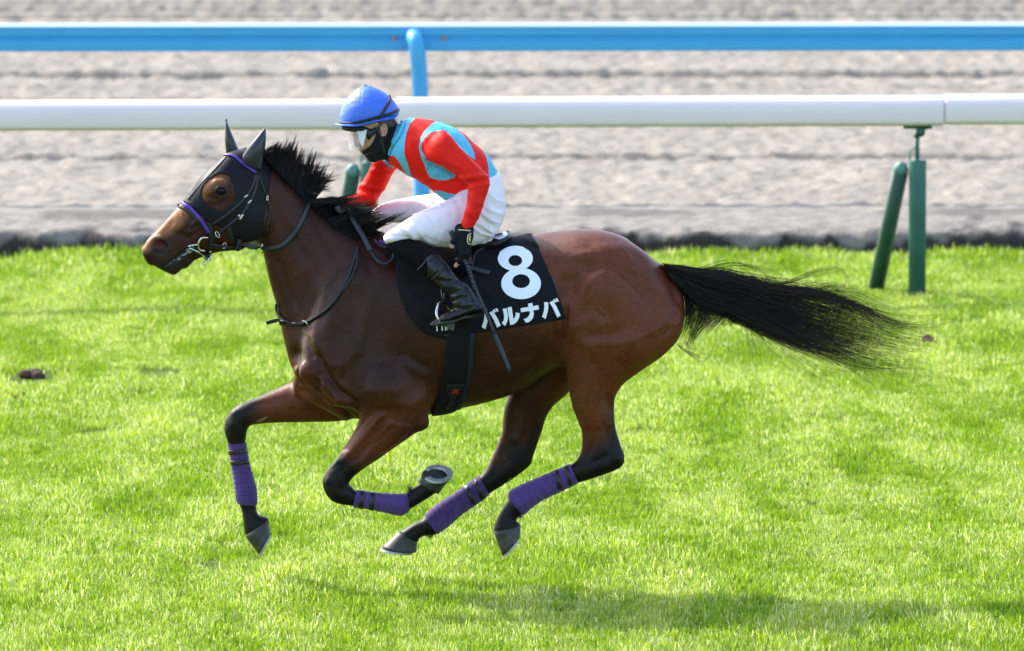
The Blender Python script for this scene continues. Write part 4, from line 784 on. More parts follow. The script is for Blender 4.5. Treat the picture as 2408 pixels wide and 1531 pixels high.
# --- hooves with their shoes
def hoof(z, cf, cb, toe, heel, Y, wc, wg, tilt=0.0):
    p = [W(*z(*q), Y) for q in (cf, cb, toe, heel)]; k = 28; a = np.linspace(0, 2*np.pi, k, endpoint=False); mb = MB(); v = []
    lat = lambda s: np.array([0, math.cos(tilt*s), math.sin(tilt*s)])
    R = []
    for s in np.linspace(0, 1, 7):
        c0, c1 = (p[0]+p[1])/2, (p[2]+p[3])/2; C = c0*(1-s)+c1*s; ax = ((p[0]-p[1])/2)*(1-s)+((p[2]-p[3])/2)*s; w = wc*(1-s)+wg*s-.002*math.sin(math.pi*s)
        cs = np.cos(a); R.append(C+np.outer(np.where(cs < 0, cs*.92, cs), ax)+np.outer(np.sin(a)*np.where(cs < -.5, .92, 1), lat(s)*w))
    top = [p[0]*.25+p[1]*.25+R[0]*.5]; v = np.concatenate(R); f = [(i*k+j, (i+1)*k+j, (i+1)*k+(j+1) % k, i*k+(j+1) % k) for i in range(6) for j in range(k)]
    up = R[0].mean(0)-R[-1].mean(0); up /= np.linalg.norm(up); g = R[-1]; gc = g.mean(0); r1 = gc+(g-gc)*.86; r2 = gc+(g-gc)*.5+up*.008; n0 = len(v)
    v = np.vstack([v, r1, r2, [gc+up*.010]]); 
    for j in range(k): j2 = (j+1) % k; f += [(6*k+j, n0+j, n0+j2, 6*k+j2), (n0+j, n0+k+j, n0+k+j2, n0+j2), (n0+k+j, n0+2*k, n0+k+j2)]
    f.append(tuple(range(k))); h = obj('hoof', v, f, M['hoof'], horse)
    # open shoe
    sel = [i for i in np.argsort(a+0)if True]; order = [i for i in range(-int(k*.41), int(k*.41)+1)]; v = []; f = []
    for i in order:
        o = g[i % k]; d = (gc-o); q = o+d*-.02; v += [q, q-up*.010, o+d*.30-up*.010, o+d*.30]
    for i in range(len(order)-1):
        for j in range(4): f.append((i*4+j, i*4+(j+1) % 4, (i+1)*4+(j+1) % 4, (i+1)*4+j))
    f += [(3, 2, 1, 0), tuple((len(order)-1)*4+j for j in range(4))]; obj('horseshoe', v, f, M['shoe'], h, smooth=False)
hoof(R5, (1622, 980), (1478, 892), (1712, 856), (1500, 846), NR, .040, .060, math.radians(28))
hoof(R5, (304, 1262), (472, 1150), (400, 1392), (486, 1248), FR, .050, .062, math.radians(-3))
hoof(R6, (804, 1232), (1000, 1190), (868, 1404), (990, 1272), NH, .048, .060, math.radians(-3))
hoof(R6, (165, 1230), (292, 1312), (44, 1346), (292, 1372), FH, .044, .058, math.radians(6))
# tufts of hair at the fetlocks
def fetlock(z, root, tip, Y, n=60):
    a = W(*z(*root), Y); b = W(*z(*tip), Y); C = []
    for _ in range(n):
        o = rng.normal(0, .006, 3)+[0, rng.normal(0, .012), 0]; e = (b-a)*rng.uniform(.4, 1.1)+rng.normal(0, .006, 3); C.append([a+o, a+o+e*.5, a+o+e])
    strands('fetlock_hair', np.array(C), np.full(n, .0012), M['hair'], horse)['kind'] = 'stuff'
fetlock(R5, (1440, 965), (1415, 930), NR); fetlock(R6, (985, 1110), (998, 1150), NH); fetlock(R6, (385, 1250), (360, 1275), FH)

# --- tail: strands blown straight back
def hair_sheet(guides, n, wob, lat0, lat1, npt=16, lens=(.55, 1.0), z=ZT, Y=0.0, clumps=46, pull=.8):
    Gd = np.array([[list(z(*p)) for p in spline(np.array(g, float), 6)[np.linspace(0, (len(g)-1)*6, npt).astype(int)]] for g in guides]); m = len(Gd); C = []
    tc = rng.uniform(0, m-1, clumps); cl = rng.uniform(*lens, clumps); cy = rng.normal(0, lat1, clumps); ca = rng.normal(0, wob, clumps); cph = rng.uniform(0, 6.28, clumps); u = np.linspace(0, 1, npt)
    for _ in range(n):
        k = rng.integers(0, clumps); t0 = np.clip(tc[k]+rng.normal(0, .55), 0, m-1); w = pull*u**1.2; t = np.clip(t0*(1-w)+tc[k]*w+rng.normal(0, .05)*u, 0, m-1.001); i = t.astype(int); ft = (t-i)[:, None]
        c = Gd[i, np.arange(npt)]*(1-ft)+Gd[i+1, np.arange(npt)]*ft
        L = np.clip(cl[k]*rng.uniform(.8, 1.08), .1, 1); s = u*L; c = np.column_stack([np.interp(s, u, c[:, q]) for q in range(2)])
        c[:, 1] += ca[k]*9*u*np.sin(u*5.5+cph[k])+rng.normal(0, wob*1.3)*u*np.sin(u*4+cph[k])+rng.normal(0, wob)*u**2; c[:, 0] += rng.normal(0, wob*4)*u
        y = Y+rng.normal(0, lat0)*(1-u)+(cy[k]+rng.normal(0, .008))*u+.012*np.sin(u*3+cph[k]); C.append(W(c[:, 0], c[:, 1], y))
    return np.array(C)
tg = [[(255, 262), (450, 312), (700, 338), (960, 408), (1250, 445), (1520, 510), (1740, 625), (2010, 700), (2275, 645)],
      [(270, 275), (470, 335), (740, 385), (1030, 470), (1330, 520), (1620, 620), (1860, 720), (2130, 765)],
      [(285, 300), (480, 390), (750, 450), (1030, 540), (1330, 610), (1640, 720), (1870, 790), (2135, 855)],
      [(295, 330), (480, 445), (750, 520), (1020, 610), (1310, 700), (1590, 810), (1830, 870), (2110, 915)],
      [(305, 350), (490, 505), (760, 575), (1010, 680), (1270, 790), (1520, 870), (1770, 935), (2050, 975)],
      [(320, 370), (520, 560), (720, 620), (930, 730), (1120, 825), (1350, 930), (1570, 1040), (1900, 1040)]]
core = np.concatenate([hair_sheet(tg, 1500, 1.2, .030, .04, lens=(.28, .62), clumps=60, pull=.4), hair_sheet(tg, 1000, 2.6, .030, .05, lens=(.48, .98), clumps=60, pull=.85)]); tips = np.concatenate([hair_sheet(tg, 480, 3.6, .03, .06, lens=(.72, 1.0), clumps=90, pull=.7), hair_sheet(tg[3:], 420, 3.0, .03, .06, lens=(.75, 1.0), clumps=40, pull=.7), hair_sheet(tg[:2], 200, 3.0, .03, .05, lens=(.8, 1.0), clumps=16, pull=.8)])
droop = hair_sheet([[(330, 340), (410, 470), (430, 600), (395, 740), (345, 840)], [(350, 350), (440, 490), (470, 640), (420, 760), (375, 850)], [(380, 370), (500, 520), (530, 640), (460, 760), (445, 850), (520, 890)], [(430, 380), (570, 540), (610, 640), (520, 740), (440, 850)], [(460, 400), (680, 560), (720, 640), (640, 690), (560, 740)], [(500, 420), (740, 580), (800, 660), (760, 720)]], 900, 1.8, .03, .035, lens=(.5, 1.0), clumps=30)
fly = np.concatenate([hair_sheet([[(900, 400), (1060, 400), (1250, 330), (1400, 290), (1500, 310), (1570, 375)], [(900, 420), (1080, 420), (1280, 350), (1440, 320), (1540, 350), (1560, 380)]], 26, .7, .02, .03, lens=(.6, 1)),
    hair_sheet([[(950, 450), (1200, 440), (1400, 410), (1560, 420), (1700, 500)], [(1000, 480), (1300, 470), (1500, 460), (1650, 520), (1800, 640)]], 60, 1.2, .02, .04, lens=(.5, 1)),
    hair_sheet([[(640, 640), (700, 760), (710, 850), (735, 920)], [(840, 690), (900, 820), (950, 900), (1000, 960)], [(880, 700), (1040, 870), (1200, 960), (1260, 1070)]], 34, 2.0, .03, .03, lens=(.4, 1)),
    hair_sheet([[(420, 800), (480, 890), (580, 900), (640, 845)], [(360, 820), (420, 880), (520, 910), (560, 900)]], 26, 1.5, .03, .03, lens=(.5, 1))])
tail = strands('tail', core, rng.uniform(.0007, .0014, len(core)), M['hair'], horse)
strands('tail_ends', tips, rng.uniform(.0005, .0010, len(tips)), M['hair_brown'], tail); strands('tail_underside', droop, rng.uniform(.0007, .0014, len(droop)), M['hair'], tail); strands('loose_hairs', fly, np.full(len(fly), .0006), M['hair'], tail)['kind'] = 'stuff'
# --- mane
def mane(name, roots, tips_, n, wob, bend, r, m, parent, lat=.02, clumps=60):
    a = spline(np.array(roots, float), 12); b = spline(np.array(tips_, float), 12); C = []; npt = 9; u = np.linspace(0, 1, npt)[:, None]
    at = lambda q, t: np.array([np.interp(t*(len(q)-1), np.arange(len(q)), q[:, k]) for k in range(2)])
    ct = rng.random(clumps); cL = rng.uniform(.55, 1.06, clumps); co = rng.normal(0, wob, (clumps, 2)); cb = bend*rng.uniform(-.3, 1.6, clumps); cy = rng.normal(0, lat*1.2, clumps)
    for q in range(n):
        k = rng.integers(0, clumps); tr = np.clip(ct[k]+rng.normal(0, .035), 0, 1); A = at(a, tr)+rng.normal(0, 12, 2); A0 = at(a, ct[k]); T = A0+(at(b, ct[k])-A0)*cL[k]+co[k]
        D = (T-A)*rng.uniform(.72, 1.05)+rng.normal(0, wob*.18, 2); nrm = np.array([-D[1], D[0]]); c = A+D*u+nrm*(u*(1-u))*(cb[k]+rng.normal(0, .05))
        p = np.array([Z8(*x) for x in c]); y = -.01+rng.normal(0, lat)*(1-u[:, 0])+(cy[k]+rng.normal(0, .004))*u[:, 0]-.01*(1-u[:, 0]); C.append(W(p[:, 0], p[:, 1], y))
    return strands(name, np.array(C), rng.uniform(r*.6, r, n), m, parent)
mn = mane('mane', [(-20, 260), (140, 450), (300, 610), (450, 770), (590, 910), (690, 1010)], [(150, 190), (330, 85), (480, 95), (640, 220), (800, 330), (960, 560)], 3200, 36, .14, .0014, M['hair'], horse, clumps=120)
mane('mane_tips', [(-20, 250), (140, 420), (320, 560), (500, 700), (650, 800), (740, 900)], [(60, 200), (330, 40), (470, 75), (660, 220), (830, 320), (1060, 600)], 600, 44, .18, .0010, M['hair_brown'], mn, clumps=90)
mane('mane_curl', [(560, 420), (660, 560), (700, 680), (720, 760)], [(930, 400), (1020, 560), (1110, 660), (1040, 830)], 320, 50, .34, .0010, M['hair'], mn, clumps=30)
mane('mane_back', [(700, 960), (830, 1130), (990, 1290), (1180, 1430), (1360, 1540)], [(1250, 930), (1480, 950), (1640, 1060), (1720, 1200), (1760, 1400)], 2200, 46, -.08, .0015, M['hair'], mn, lat=.05)
mane('mane_back_tips', [(900, 980), (1100, 1050), (1300, 1150), (1500, 1350)], [(1400, 920), (1560, 950), (1740, 1090), (1790, 1200)], 480, 50, -.05, .0010, M['hair_brown'], mn, lat=.05)
mane('mane_lock', [(1500, 1330), (1640, 1380)], [(2010, 1170), (2110, 1130)], 260, 24, .06, .0011, M['hair'], mn, lat=.04)

# ================================================================== TACK
def sculpt1(v, q, strokes):
    N = normals(v, q); px = project(v); off = np.zeros(len(v)); w = np.clip(-N[:, 1]*1.5+.2, 0, 1)
    for z, l, s, a in strokes: off += a*np.exp(-(d_line(px, pts(z, l))/580/s)**2)
    return v+N*(off*w)[:, None]
def shell(poly, Y, off, name, m, label=None, cat=None, parent=None, src=None, thin=.006, lim=None):
    """a cloth that drapes over the horse: its skin pushed out, cut to a traced outline"""
    Fs = H_pre if src is None else src
    A = np.maximum(Fs-off, H.region(poly, Y)); A = np.maximum(A, -(Fs-off+thin+.004))
    if lim is not None: A = np.maximum(A, lim)
    v, q = nets(A, HX, HY, HZ, 3)
    if name == 'cloth':
        v = v+normals(v, q)*(((fbm(v[:, 0]*5+v[:, 2]*3, v[:, 2]*4, 71)-.5)*.012+(fbm(v[:, 0]*11-v[:, 2]*6, v[:, 2]*9, 72)-.5)*.005))[:, None]
        v = sculpt1(v, q, [(R3, [(1300, 480), (1420, 455), (1560, 425)], .006, .004), (R3, [(1300, 495), (1420, 470), (1560, 440)], .006, -.003), (R3, [(1460, 300), (1540, 350), (1640, 390)], .010, .005), (R3, [(1400, 380), (1500, 395), (1620, 420)], .010, -.004), (R3, [(480, 700), (560, 860), (600, 1000)], .018, .004), (R3, [(1200, 1000), (1150, 1100), (1140, 1170)], .015, -.004)])
    o = obj(name, v, q, m, parent)
    if label: tag(o, label, cat)
    return o
# --- number cloth
cl_poly = pts(R3, [(300, 470), (395, 560), (408, 700), (440, 850), (500, 975), (580, 1080), (650, 1150), (720, 1186), (820, 1192), (1080, 1162), (1400, 1112), (1700, 1068), (1892, 1030), (1868, 930), (1800, 745), (1700, 520), (1640, 395), (1570, 322), (1470, 285), (1400, 240), (600, 250), (300, 380)])
legsfree = Field(HX, HY, HZ)                             # the barrel alone, so that the cloth hangs smooth
legsfree.strip(P0, [(748, 470, 652, 725, .088, 0, -.2), (800, 502, 668, 800, .115, 0, -.35), (856, 530, 690, 872, .175, 0, -.35), (905, 548, 745, 930, .218, 0, -.3), (952, 562, 840, 984, .238, 0, -.25), (1010, 568, 945, 985, .252, 0, -.2), (1075, 568, 1045, 968, .264, 0, -.15), (1150, 565, 1140, 947, .272, 0, -.1),
                    (1225, 560, 1232, 915, .266, 0, -.05), (1300, 553, 1318, 862, .245, 0, .1), (1365, 546, 1400, 880, .235, 0, .15), (1425, 553, 1470, 880, .22, 0, .1)], k=0, cap=.35, n=6)
both = np.minimum(legsfree.F, H_pre+.002)
ncl = thing('number_cloth', 'black saddle cloth with large white number 8 and white katakana lettering', 'saddle cloth', (float(W(1200, 700, 0)[0]), 0, float(W(1200, 560, 0)[2])))
cloth = shell(cl_poly, -.2, .010, 'cloth', M['cloth'], parent=ncl, src=both)
TC = bvh_of(cloth)
D8 = ell(1447, 518, 153, 107, 60), ell(1496, 735, 173, 134, 72)
up = [p for p in D8[0] if ((p[0]-1496)/173)**2+((p[1]-735)/134)**2 > 1]; lo_ = [p for p in D8[1] if ((p[0]-1447)/153)**2+((p[1]-518)/107)**2 > 1]
def loop8():
    u = sorted(up, key=lambda p: -math.atan2(-(p[1]-518), p[0]-1447) if True else 0)
    # walk the upper ring clockwise from its right end, then the lower ring
    au = lambda p: (math.atan2(p[1]-518, p[0]-1447)-math.pi/2) % (2*math.pi)
    al = lambda p: (math.atan2(p[1]-735, p[0]-1496)+math.pi/2) % (2*math.pi)
    return sorted(up, key=au)+sorted(lo_, key=al)
decal('digit', [pts(R3, loop8()), pts(R3, ell(1446, 537, 60, 47, 32)), pts(R3, ell(1496, 714, 77, 60, 36))], TC, M['white_print'], ncl, off=.0050, cuts=3, label='white number 8')
kana = [[(232, 468), (330, 448), (333, 560), (322, 680), (265, 868), (172, 803), (215, 680), (232, 560)], [(365, 445), (450, 402), (560, 570), (650, 768), (560, 822), (480, 640)], [(452, 382), (492, 358), (537, 428), (495, 455)], [(512, 355), (553, 335), (600, 405), (557, 434)],
    [(703, 355), (805, 338), (838, 530), (830, 620), (800, 710), (762, 785), (680, 712), (725, 640), (738, 560), (730, 480)], [(822, 318), (928, 300), (970, 615), (1010, 560), (1030, 500), (1028, 442), (1130, 466), (1120, 560), (1075, 660), (990, 735), (890, 757)],
    [(1152, 337), (1352, 303), (1340, 222), (1450, 205), (1462, 284), (1603, 260), (1617, 365), (1475, 390), (1488, 480), (1470, 570), (1420, 640), (1350, 685), (1292, 698), (1230, 612), (1300, 585), (1350, 545), (1380, 490), (1385, 450), (1376, 404), (1165, 440)],
    [(1748, 185), (1850, 185), (1857, 280), (1845, 400), (1787, 610), (1697, 550), (1745, 400), (1753, 290)], [(1885, 193), (1970, 148), (2060, 290), (2170, 517), (2083, 568), (1985, 350)], [(1972, 130), (2012, 105), (2060, 172), (2017, 203)], [(2033, 100), (2075, 80), (2120, 152), (2072, 185)]]
for k in kana: decal('katakana_stroke', [pts(ZK, k)], TC, M['white_print'], ncl, off=.0045, cuts=2)
for k in ([(345, 800), (382, 795), (398, 948), (355, 952)], [(502, 795), (540, 790), (557, 930), (513, 935)], [(610, 785), (655, 785), (660, 918), (620, 925)], [(672, 805), (690, 805), (710, 910), (692, 914)]):
    decal('print_mark', [pts(ZB, k)], TC, M['white_print'], ncl, off=.0045, cuts=1)
# --- girth
gp = [(325, 700), (318, 930), (292, 1150), (255, 1350), (205, 1490), (330, 1490), (400, 1440), (460, 1300), (490, 1150), (503, 905), (503, 700)]
girth = shell(pts(R4, gp), -.15, .012, 'girth', M['girth'], 'black girth strap with a small red stitched mark round the belly', 'girth', src=both)
TG = bvh_of(girth) + TC
strap('girth_edge', R4, [(318, 915), (300, 1100), (272, 1280), (228, 1440)], .022, TG, M['girth_edge'], girth, off=.002, thick=.004)
strap('girth_edge', R4, [(492, 905), (480, 1120), (452, 1280), (395, 1420)], .022, TG, M['girth_edge'], girth, off=.002, thick=.004)
decal('patch', [pts(ZE, [(290, 420), (1060, 405), (1010, 800), (760, 860), (560, 1300), (300, 1500), (230, 1480), (400, 1150), (470, 900), (280, 800)])], TG, M['leather'], girth, off=.004, cuts=2)
decal('stitch_line', [pts(ZE, [(290, 390), (1065, 378), (1065, 412), (290, 428)])], TG, M['seam_grey'], girth, off=.006, cuts=1)
for k in ([(500, 640), (640, 545), (690, 570), (540, 670)], [(560, 600), (640, 560), (600, 790), (540, 795)], [(640, 560), (700, 570), (670, 780), (610, 780)], [(500, 700), (800, 640), (810, 680), (505, 745)], [(690, 590), (830, 565), (835, 610), (700, 640)], [(720, 600), (800, 600), (770, 800), (715, 800)], [(490, 745), (560, 740), (570, 790), (500, 775)]):
    decal('red_mark', [pts(ZE, k)], TG, M['red_thread'], girth, off=.0065, cuts=1)
# --- saddle
sdl = thing('racing_saddle', 'small black racing saddle with a white seat back under the jockey', 'saddle', (float(W(1100, 560, 0)[0]), 0, float(W(1100, 560, 0)[2])))
S = Field(np.arange(W(985, 600, 0)[0], W(1215, 600, 0)[0], .0045), axis(-.21, .21, .0045), np.arange(W(1100, 640, 0)[2], W(1100, 530, 0)[2], .0045))
S.strip(P0, [(1000, 562, 1003, 585, .06, 0), (1050, 560, 1055, 590, .085, 0), (1100, 563, 1105, 592, .12, 0), (1150, 556, 1160, 584, .14, 0), (1185, 548, 1192, 566, .13, 0), (1194, 548, 1196, 560, .09, 0)], k=0, cap=.6)
v, q = nets(S.F, S.xs, S.ys, S.zs, 2); seat = obj('seat', v, q, M['cloth'], sdl); TSd = bvh_of(seat)
ctl = pts(R3, [(1180, 352), (1230, 315), (1310, 288), (1372, 284), (1384, 300), (1372, 330), (1310, 352), (1250, 340)])
decal('white_seat_back', [ctl], TSd, M['saddle_white'], sdl, off=.004, cuts=3, Y=-.10)
strap('cantle_edge', R3, [(1250, 395), (1310, 370), (1370, 335), (1390, 305), (1380, 286)], .016, TSd, M['leather'], sdl, off=.004, thick=.006, Y=-.14)
flap = shell(pts(R3, [(560, 330), (760, 330), (1300, 372), (1220, 408), (1120, 445), (1085, 490), (1066, 570), (1045, 640), (960, 700), (820, 640), (700, 520)]), -.2, .020, 'flap', mat('dull_black_flap', (.004, .004, .005), 1.0, spec=.03), parent=sdl, src=both)
TFl = bvh_of(flap)+TC
strap('flap_rim', R3, [(1290, 378), (1200, 416), (1120, 452), (1088, 495), (1070, 570), (1058, 620)], .009, TFl, M['rein'], sdl, off=.004, thick=.004)
strap('girth_billet', R3, [(1030, 590), (1085, 605), (1150, 625), (1225, 642)], .020, TFl, M['rein'], sdl, off=.005, thick=.004)
decal('saddle_badge', [pts(R3, [(1035, 490), (1085, 487), (1080, 560), (1035, 560)])], TFl, mat('dark_red_badge', (.05, .012, .02), .4), sdl, off=.003, cuts=1)
# stirrup: leather, iron, tread
YS = -.345
st = thing('stirrup', 'steel stirrup iron with flat tread under the black boot', 'stirrup', tuple(W(*ZB(600, 600), YS)))
def polytube(z, l, Y, r, k=8, n=6, rb=None):
    p = spline(np.array([W(*z(*q[:2]), q[2] if len(q) > 2 else Y) for q in l]), n); return tube(p, r, k, rb=rb)
obj('iron', *polytube(ZB, [(900, 690, YS+.055), (830, 450, YS+.060), (740, 300, YS+.058), (640, 150, YS+.035), (545, 95, YS+.005), (450, 95, YS-.015), (385, 210, YS-.035), (352, 350, YS-.045), (362, 500, YS-.05), (410, 610, YS-.05)], YS, .0055, 10, 5), M['metal'], st)
a = [W(*ZB(*p), y) for p, y in (((395, 625), YS-.052), ((600, 590), YS-.03), ((905, 715), YS+.055), ((860, 850), YS+.04))]
a = np.array(a); n_ = np.array([0.05, -.35, -.9]); n_ /= np.linalg.norm(n_); v = np.vstack([a, a+n_*.012]); obj('tread', v, [(3, 2, 1, 0), (4, 5, 6, 7), (0, 1, 5, 4), (1, 2, 6, 5), (2, 3, 7, 6), (3, 0, 4, 7)], mat('stirrup_tread_rubber', (.13, .135, .10), .55), st, smooth=False)
for dx in (0, 60): obj('stirrup_leather', *polytube(R3, [(798+dx*.5, 700, -.300), (800+dx*.4, 790, -.315), (812+dx*.2, 875, YS)], YS, .004, 6, 4, rb=.009), M['strapblack'], st)

# --- bridle
br = thing('bridle', 'black bridle with purple browband and noseband and a steel ring bit', 'bridle', tuple(W(*R1(600, 800), HD)))
strap('browband', R1, [(676, 342), (735, 346), (792, 390), (850, 432), (892, 458)], .0125, THB, M['purple'], br, off=.003, thick=.004)
strap('noseband', R1, [(362, 690), (385, 688), (430, 712), (490, 775), (535, 830), (562, 872)], .024, THB, M['leather'], br, off=.003, thick=.004)
strap('noseband_cover', R1, [(372, 674), (400, 672), (448, 700), (505, 762), (548, 822), (575, 868)], .0135, THB, M['purple'], br, off=.0065, thick=.004)
strap('cheekpiece', R1, [(893, 468), (865, 560), (825, 622), (790, 662), (725, 722), (640, 785), (585, 815)], .011, THB, M['strapblack'], br, off=.004, thick=.003)
strap('cheekpiece', R1, [(908, 478), (884, 580), (850, 658), (800, 742), (715, 812), (640, 872), (598, 912), (575, 960)], .013, THB, M['strapblack'], br, off=.006, thick=.003)
strap('throatlatch', R1, [(918, 482), (938, 558), (968, 622), (982, 700), (968, 820), (952, 890)], .008, THB, M['strapblack'], br, off=.004, thick=.003)
strap('curb_strap', R1, [(575, 800), (590, 870), (585, 960), (570, 1020), (545, 1050)], .018, THB, M['strapblack'], br, off=.006, thick=.004)
strap('keeper', R1, [(700, 820), (720, 880), (735, 930)], .020, THB, M['strapblack'], br, off=.003, thick=.003)
def onhead(x, y, o): 
    h = hit(*R1(x, y), THB); return (np.array(h[0]) if h else W(*R1(x, y), HD-.07))+np.array([0, -o, 0])
def wire(name, l, r, o=.010, z=R1, par=br, m='metal'):
    return obj(name, *tube(spline(np.array([onhead(x, y, o) for x, y in l]), 5), r, 8), M[m], par)
wire('bit_ring', [(566, 902), (530, 903), (510, 922), (500, 952), (512, 985), (545, 990)], .0050, .014)
wire('bit_bar', [(432, 962), (470, 952), (498, 950)], .0045, .010); wire('bit_rod', [(440, 972), (500, 998), (540, 1025), (578, 1050)], .0040, .018)
def ring(name, x, y, rx, ry, r, o=.012, rot=0, par=br, m='metal'):
    c = onhead(x, y, o); s = 1/1678; l = [c+np.array([rx*s*math.cos(t)*math.cos(rot)-ry*s*math.sin(t)*math.sin(rot), 0, -(rx*s*math.cos(t)*math.sin(rot)+ry*s*math.sin(t)*math.cos(rot))]) for t in np.linspace(0, 2*math.pi, 17)]
    return obj(name, *tube(l, r, 6), M[m], par)
ring('rod_ring', 578, 1050, 9, 9, .0028, .018); ring('curb_ring', 545, 1075, 17, 13, .0022, .012)
ring('buckle', 630, 880, 11, 22, .0022, .012, -.5); ring('buckle', 677, 956, 11, 19, .0022, .012, .2); ring('buckle', 825, 620, 3, 14, .0024, .009, 1.0); ring('buckle', 850, 657, 3, 15, .0024, .011, .8); ring('buckle', 970, 634, 5, 17, .0025, .010, .1)
ring('martingale_ring', 935, 972, 4, 30, .0026, .020); 
wire('stud', [(772, 748), (785, 758)], .006, .010); wire('stud_bar', [(806, 745), (795, 762), (784, 778)], .0045, .012)
for l in ([(575, 1000), (592, 994)], [(560, 1015), (590, 1022)], [(528, 1040), (545, 1048)]): wire('curb_link', l, .0028, .014)
# foam along the lips
mb = MB()
for _ in range(60):
    t = rng.random()**1.3; x, y = 470-t*200+rng.normal(0, 5), 962+t*135+12*math.sin(t*3.1)+rng.normal(0, 4); r = rng.uniform(.0016, .0045)*(1.25-t*.8)
    mb.add(*ball(onhead(x, y, -.0008), r, 7, 5, (rng.uniform(1, 2.2), .45, rng.uniform(.6, 1))))
for x, y in ((432, 990), (446, 1000), (436, 1004), (425, 982)): mb.add(*ball(onhead(x, y, .0), .006, 8, 6, (1.4, .6, .7)))
mb.out('mouth_foam', M['foam'], horse)
# chin whiskers
wh = []
for _ in range(70):
    x, y = [(330+rng.uniform(-40, 70), 1150-abs(rng.normal(0, 10))), (140+rng.uniform(-10, 20), 950+rng.uniform(-20, 80)), (600+rng.uniform(-40, 60), 1010)][rng.integers(0, 3)]
    a = W(*R1(x, y), HD+rng.normal(0, .02)); d = np.array([rng.uniform(.0, .02), rng.normal(0, .006), -rng.uniform(.012, .03)]); wh.append([a, a+d*.5, a+d+[.004, 0, 0]])
strands('whiskers', np.array(wh), np.full(len(wh), .0004), M['hair'], horse)['kind'] = 'stuff'
# --- reins
rn = thing('reins', 'grey rubber-covered reins running from the bit over the neck', 'reins', tuple(W(*R1(1000, 960), -.1)))
strap('bit_end', R1, [(578, 945), (640, 952), (720, 960), (800, 964)], .022, THB, M['strapblack'], rn, off=.012, thick=.004, Y=-.085)
strap('rein', R1, [(780, 952), (860, 966), (950, 972), (1050, 964), (1120, 912), (1180, 835), (1225, 740), (1262, 660), (1298, 598)], .019, THB, M['rein'], rn, off=.008, thick=.004, Y=-.10)
obj('rein_stop', *ribbon(np.array([onhead(785, 912, .024), onhead(776, 945, .026), onhead(766, 990, .024)]), np.array([[0, -1.0, 0]]*3), .016, .008), M['strapblack'], rn)
strap('rein_bight', Z8, [(1075, 1045), (1130, 1115), (1250, 1300), (1400, 1500), (1510, 1660), (1575, 1765)], .021, TB, M['rein'], rn, off=.045, thick=.004, Y=-.10)
strap('rein_loop', R3, [(170, 455), (205, 510), (250, 560), (310, 578), (365, 540), (372, 490), (340, 455), (290, 440), (240, 410), (205, 375)], .010, TB, M['rein'], rn, off=.020, thick=.004, Y=-.19)
strap('purple_stop', R3, [(250, 395), (292, 420)], .012, TB, M['purple'], rn, off=.026, thick=.004, Y=-.2)
# --- neck strap
ns = thing('neck_strap', 'black leather neck strap buckled round the base of the neck', 'neck strap', tuple(W(*R1(1200, 1490), -.1)))
strap('strap', R1, [(1590, 960), (1560, 1060), (1520, 1170), (1470, 1270), (1400, 1370), (1310, 1440), (1230, 1482), (1160, 1492), (1105, 1478), (1065, 1445), (1042, 1400), (1038, 1350)], .016, TB, M['leather'], ns, off=.006, thick=.005, Y=-.10)
strap('strap', R3, [(70, 470), (62, 560), (10, 690), (-60, 800)], .012, TB, M['leather'], ns, off=.006, thick=.005)
strap('strap_end', R1, [(1100, 1478), (1060, 1466), (1010, 1470), (962, 1485)], .016, TB, M['leather'], ns, off=.012, thick=.005, Y=-.14)
strap('loop', R1, [(1078, 1462), (1078, 1492)], .014, TB, M['leather'], ns, off=.012, thick=.006)
nb = [np.array(hit(*R1(x, y), TB)[0])+np.array([0, -.014, 0]) if hit(*R1(x, y), TB) else W(*R1(x, y), -.14) for x, y in [(1208, 1468), (1228, 1470), (1244, 1490)]]
obj('buckle', *tube(spline(np.array(nb), 4), .003, 6), M['metal'], ns)

# ================================================================== THE JOCKEY
jk = thing('person', 'jockey in red and light blue silks, white breeches and blue helmet crouching over the saddle', 'person', tuple(W(1100, 570, 0)))
def jfield(p0, p1, h, y=.40): return Field(np.arange(W(p0[0], p0[1], 0)[0], W(p1[0], p0[1], 0)[0], h), axis(-y, y, h), np.arange(W(p0[0], p1[1], 0)[2], W(p0[0], p0[1], 0)[2], h))
TORSO = [(870, 420, 800, 690, .075, 0), (930, 385, 775, 745, .125, 0), (1010, 375, 830, 805, .165, 0), (1210, 410, 960, 890, .190, 0), (1370, 475, 1090, 962, .185, 0), (1520, 590, 1190, 1032, .172, 0), (1655, 725, 1255, 1085, .160, 0), (1742, 880, 1300, 1108, .152, 0)]
UARM = [(1180, 488, 1075, 640, .050, -.170), (1275, 492, 1105, 740, .056, -.205), (1420, 640, 1255, 815, .056, -.235), (1540, 770, 1385, 895, .052, -.255), (1625, 862, 1468, 945, .048, -.265)]
FARM = [(1560, 800, 1420, 925, .046, -.262), (1652, 900, 1468, 955, .048, -.268), (1652, 990, 1467, 1020, .047, -.274), (1622, 1085, 1462, 1105, .045, -.280), (1585, 1200, 1440, 1205, .042, -.286), (1566, 1262, 1430, 1232, .040, -.288)]
CUFF = [(1558, 1268, 1432, 1236, .034, -.289), (1530, 1305, 1416, 1280, .034, -.290), (1500, 1352, 1402, 1328, .033, -.292)]
FUP = [(650, 740, 880, 800, .055, .165), (605, 835, 828, 842, .056, .205), (560, 910, 775, 942, .054, .225), (512, 985, 725, 1030, .050, .235), (500, 1050, 665, 1105, .048, .235), (540, 1110, 640, 1150, .04, .23)]
FFO = [(640, 1010, 650, 1150, .045, .225), (545, 1030, 590, 1165, .043, .20), (440, 1058, 480, 1180, .040, .16), (340, 1085, 370, 1195, .036, .12), (270, 1105, 295, 1200, .033, .09)]
